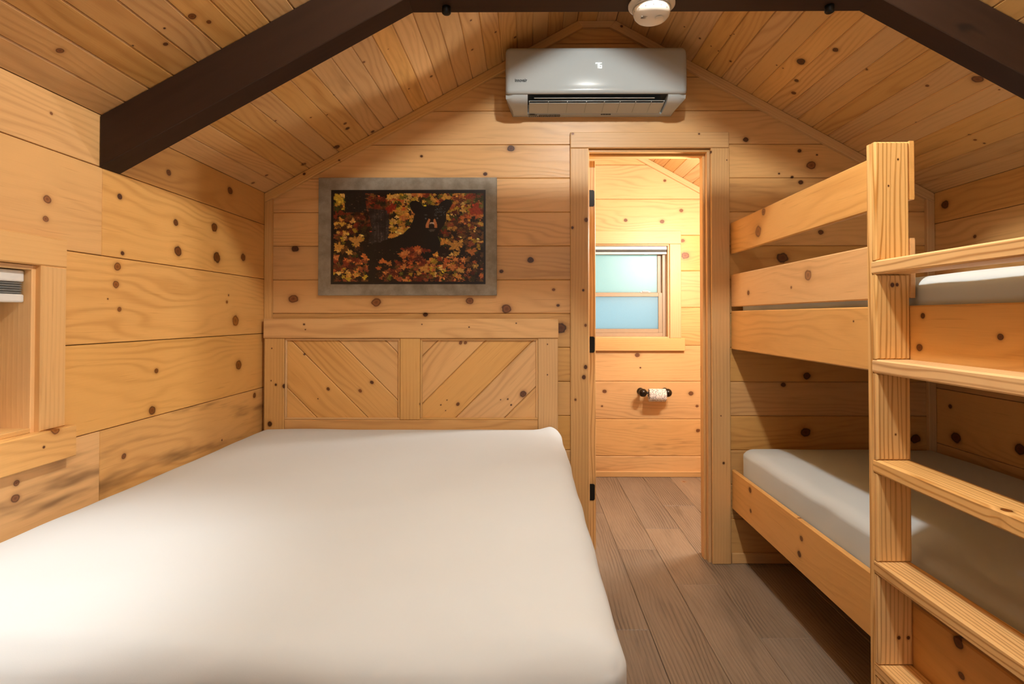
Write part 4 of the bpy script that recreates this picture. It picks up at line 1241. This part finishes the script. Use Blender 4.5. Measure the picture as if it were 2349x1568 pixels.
def paper_mat():
    m = bpy.data.materials.new('printed_paper'); t = NT(m)
    P = t.new('ShaderNodeTexCoord').outputs['Object']
    vo = t.new('ShaderNodeTexVoronoi'); vo.inputs['Scale'].default_value = 62
    t.L.new(P, vo.inputs['Vector'])
    # each cell holds one small dash turned at its own angle
    off = t.vm('SUBTRACT', t.vm('MULTIPLY', P, (62, 62, 62)), vo.outputs['Position'] if False else t.vm('MULTIPLY', vo.outputs['Position'], (62, 62, 62)))
    ro = t.new('ShaderNodeVectorRotate', rotation_type='X_AXIS'); t.L.new(off, ro.inputs['Vector'])
    c = t.sep(vo.outputs['Color'])
    rz = t.new('ShaderNodeVectorRotate', rotation_type='Y_AXIS'); t.L.new(off, rz.inputs['Vector']); t.L.new(t.m('MULTIPLY', c[0], 6.28), rz.inputs['Angle'])
    x, y, z = t.sep(rz.outputs[0])
    mk = t.m('MULTIPLY', t.m('LESS_THAN', t.m('ABSOLUTE', x), .42), t.m('LESS_THAN', t.m('ABSOLUTE', z), .10))
    t.L.new(t.mix(mk, (.80, .74, .70, 1), t.mix(c[1], (.06, .035, .05, 1), (.35, .27, .22, 1))), t.bsdf.inputs['Base Color'])
    t.bsdf.inputs['Roughness'].default_value = .8
    return m
rx0, rx1, rr = (1481-1208)*YBB/F, (1519-1208)*YBB/F, .047
rc = Vector(((rx0+rx1)/2, HY-.004, hz-.038+.02))
bm = bmesh.new()
L_ = rx1-rx0
lathe(bm, [(.019, -L_/2), (rr-.003, -L_/2), (rr, -L_/2+.003), (rr, L_/2-.003), (rr-.003, L_/2), (.019, L_/2), (.019, -L_/2)], axis_mat(Vector((0, 0, 0)), (1, 0, 0)), 40)
roll = bm_obj('toilet_paper_roll', bm, paper_mat(), None, True); roll.location = rc; autosmooth(roll, 50)
tag(roll, 'white toilet paper roll printed with small dark leaf dashes on the holder', 'toilet paper')

# ------------------------------------------------------------------ assumed lamps (all outside the frame, placed to give the light and shadows)
def lamp_point(name, loc, power, radius, parent, col=WARM):
    l = bpy.data.lights.new(name, 'POINT'); l.energy = power; l.shadow_soft_size = radius; l.color = col
    o = bpy.data.objects.new(name, l); COL.objects.link(o)
    o.parent = parent; o.matrix_parent_inverse = Matrix.Translation(-parent.location)
    o.location = loc
    return o
lens_m = plain('lamp_lens', (.9, .88, .8), .4, emit=(1, .9, .75), estr=6.0)
def assumed_ridge_lamp(x, y, power, label, zc=ZR):  # unseen ceiling lamp, assumed from how the room is lit
    lm = empty('assumed_ceiling_light', (x, y, zc-.001), label, 'lamp', 'assumed ceiling lights')
    M = axis_mat(Vector((x, y, zc-.0012)), (0, 0, -1))
    bm = bmesh.new(); lathe(bm, [(0, 0), (.062, 0), (.066, .006), (.064, .018), (.054, .022), (0, .022)], M, 36); bm_obj('canopy', bm, white, lm, True)
    bm = bmesh.new(); lathe(bm, [(.053, .0222), (.050, .030), (.036, .038), (.018, .041), (0, .042)], M, 36); bm_obj('lens', bm, lens_m, lm, True)
    lamp_point('assumed_bulb', (x, y, zc-.062), power, .042, lm)
assumed_ridge_lamp(.385, 1.18, P_RIDGE, 'assumed small white ceiling lamp at the ridge beside the dark truss')
assumed_ridge_lamp(.345, -.75, P_RIDGE2, 'assumed small white ceiling lamp at the ridge near the front wall for fill')  # assumed lamp behind the viewpoint, adds fill on the back wall
assumed_ridge_lamp(.345, 3.45, P_BATH, 'assumed small white ceiling lamp inside the bathroom')
vn = empty('assumed_vanity_light', (1.22, YP1, 1.75), 'assumed short bar light on the bathroom side of the partition', 'lamp')  # assumed lamp out of view, lights the bathroom wall
box('back_bar', (1.08, 1.36, YP1+.001, YP1+.02, 1.72, 1.78), black, vn, .004)
for X in (1.14, 1.30):
    bm = bmesh.new(); lathe(bm, [(0, 0), (.022, .004), (.040, .03), (.046, .06), (.040, .09), (.022, .11), (0, .115)], axis_mat(Vector((X, YP1+.02, 1.75)), (0, 1, 0)), 24)
    bm_obj('globe', bm, lens_m, vn, True)
    lamp_point('assumed_bulb', (X, YP1+.19, 1.75), P_VANITY/2, .045, vn, (1, .98, .92))
sx, sy, sz = XL, .92, 1.62
sc_ = empty('assumed_sconce', (sx, sy, sz), 'assumed unseen black sconce on the left wall over the bed foot', 'sconce')  # assumed lamp out of view, added for the bright patch on the bed
bm = bmesh.new(); lathe(bm, [(0, .0006), (.045, .0006), (.045, .010), (.040, .016), (0, .016)], axis_mat(Vector((sx, sy, sz)), (1, 0, 0)), 28); bm_obj('back_plate', bm, black, sc_, True)
bm = bmesh.new(); lathe(bm, [(.008, .016), (.008, .16)], axis_mat(Vector((sx, sy, sz)), (1, 0, 0)), 14); bm_obj('arm', bm, black, sc_, True)
bm = bmesh.new(); lathe(bm, [(0, -.012), (.022, -.010), (.026, .02), (.070, .13), (.068, .13), (.024, .02), (.02, -.006), (0, -.008)], axis_mat(Vector((sx+.17, sy, sz)), (0, .12, -1)), 32); bm_obj('shade', bm, black, sc_, True)
l = bpy.data.lights.new('assumed_bulb', 'SPOT'); l.energy = P_SCONCE; l.spot_size = math.radians(84); l.spot_blend = .8; l.shadow_soft_size = .03; l.color = (1, .96, .90)  # assumed spot that makes the bright patch on the sheet
lo_ = bpy.data.objects.new('assumed_bulb', l); COL.objects.link(lo_)
lo_.parent = sc_; lo_.matrix_parent_inverse = Matrix.Translation(-sc_.location)
lo_.location = (sx+.17, sy+.010, sz-.09); lo_.rotation_euler = (math.radians(7), 0, 0)

finish_wood()
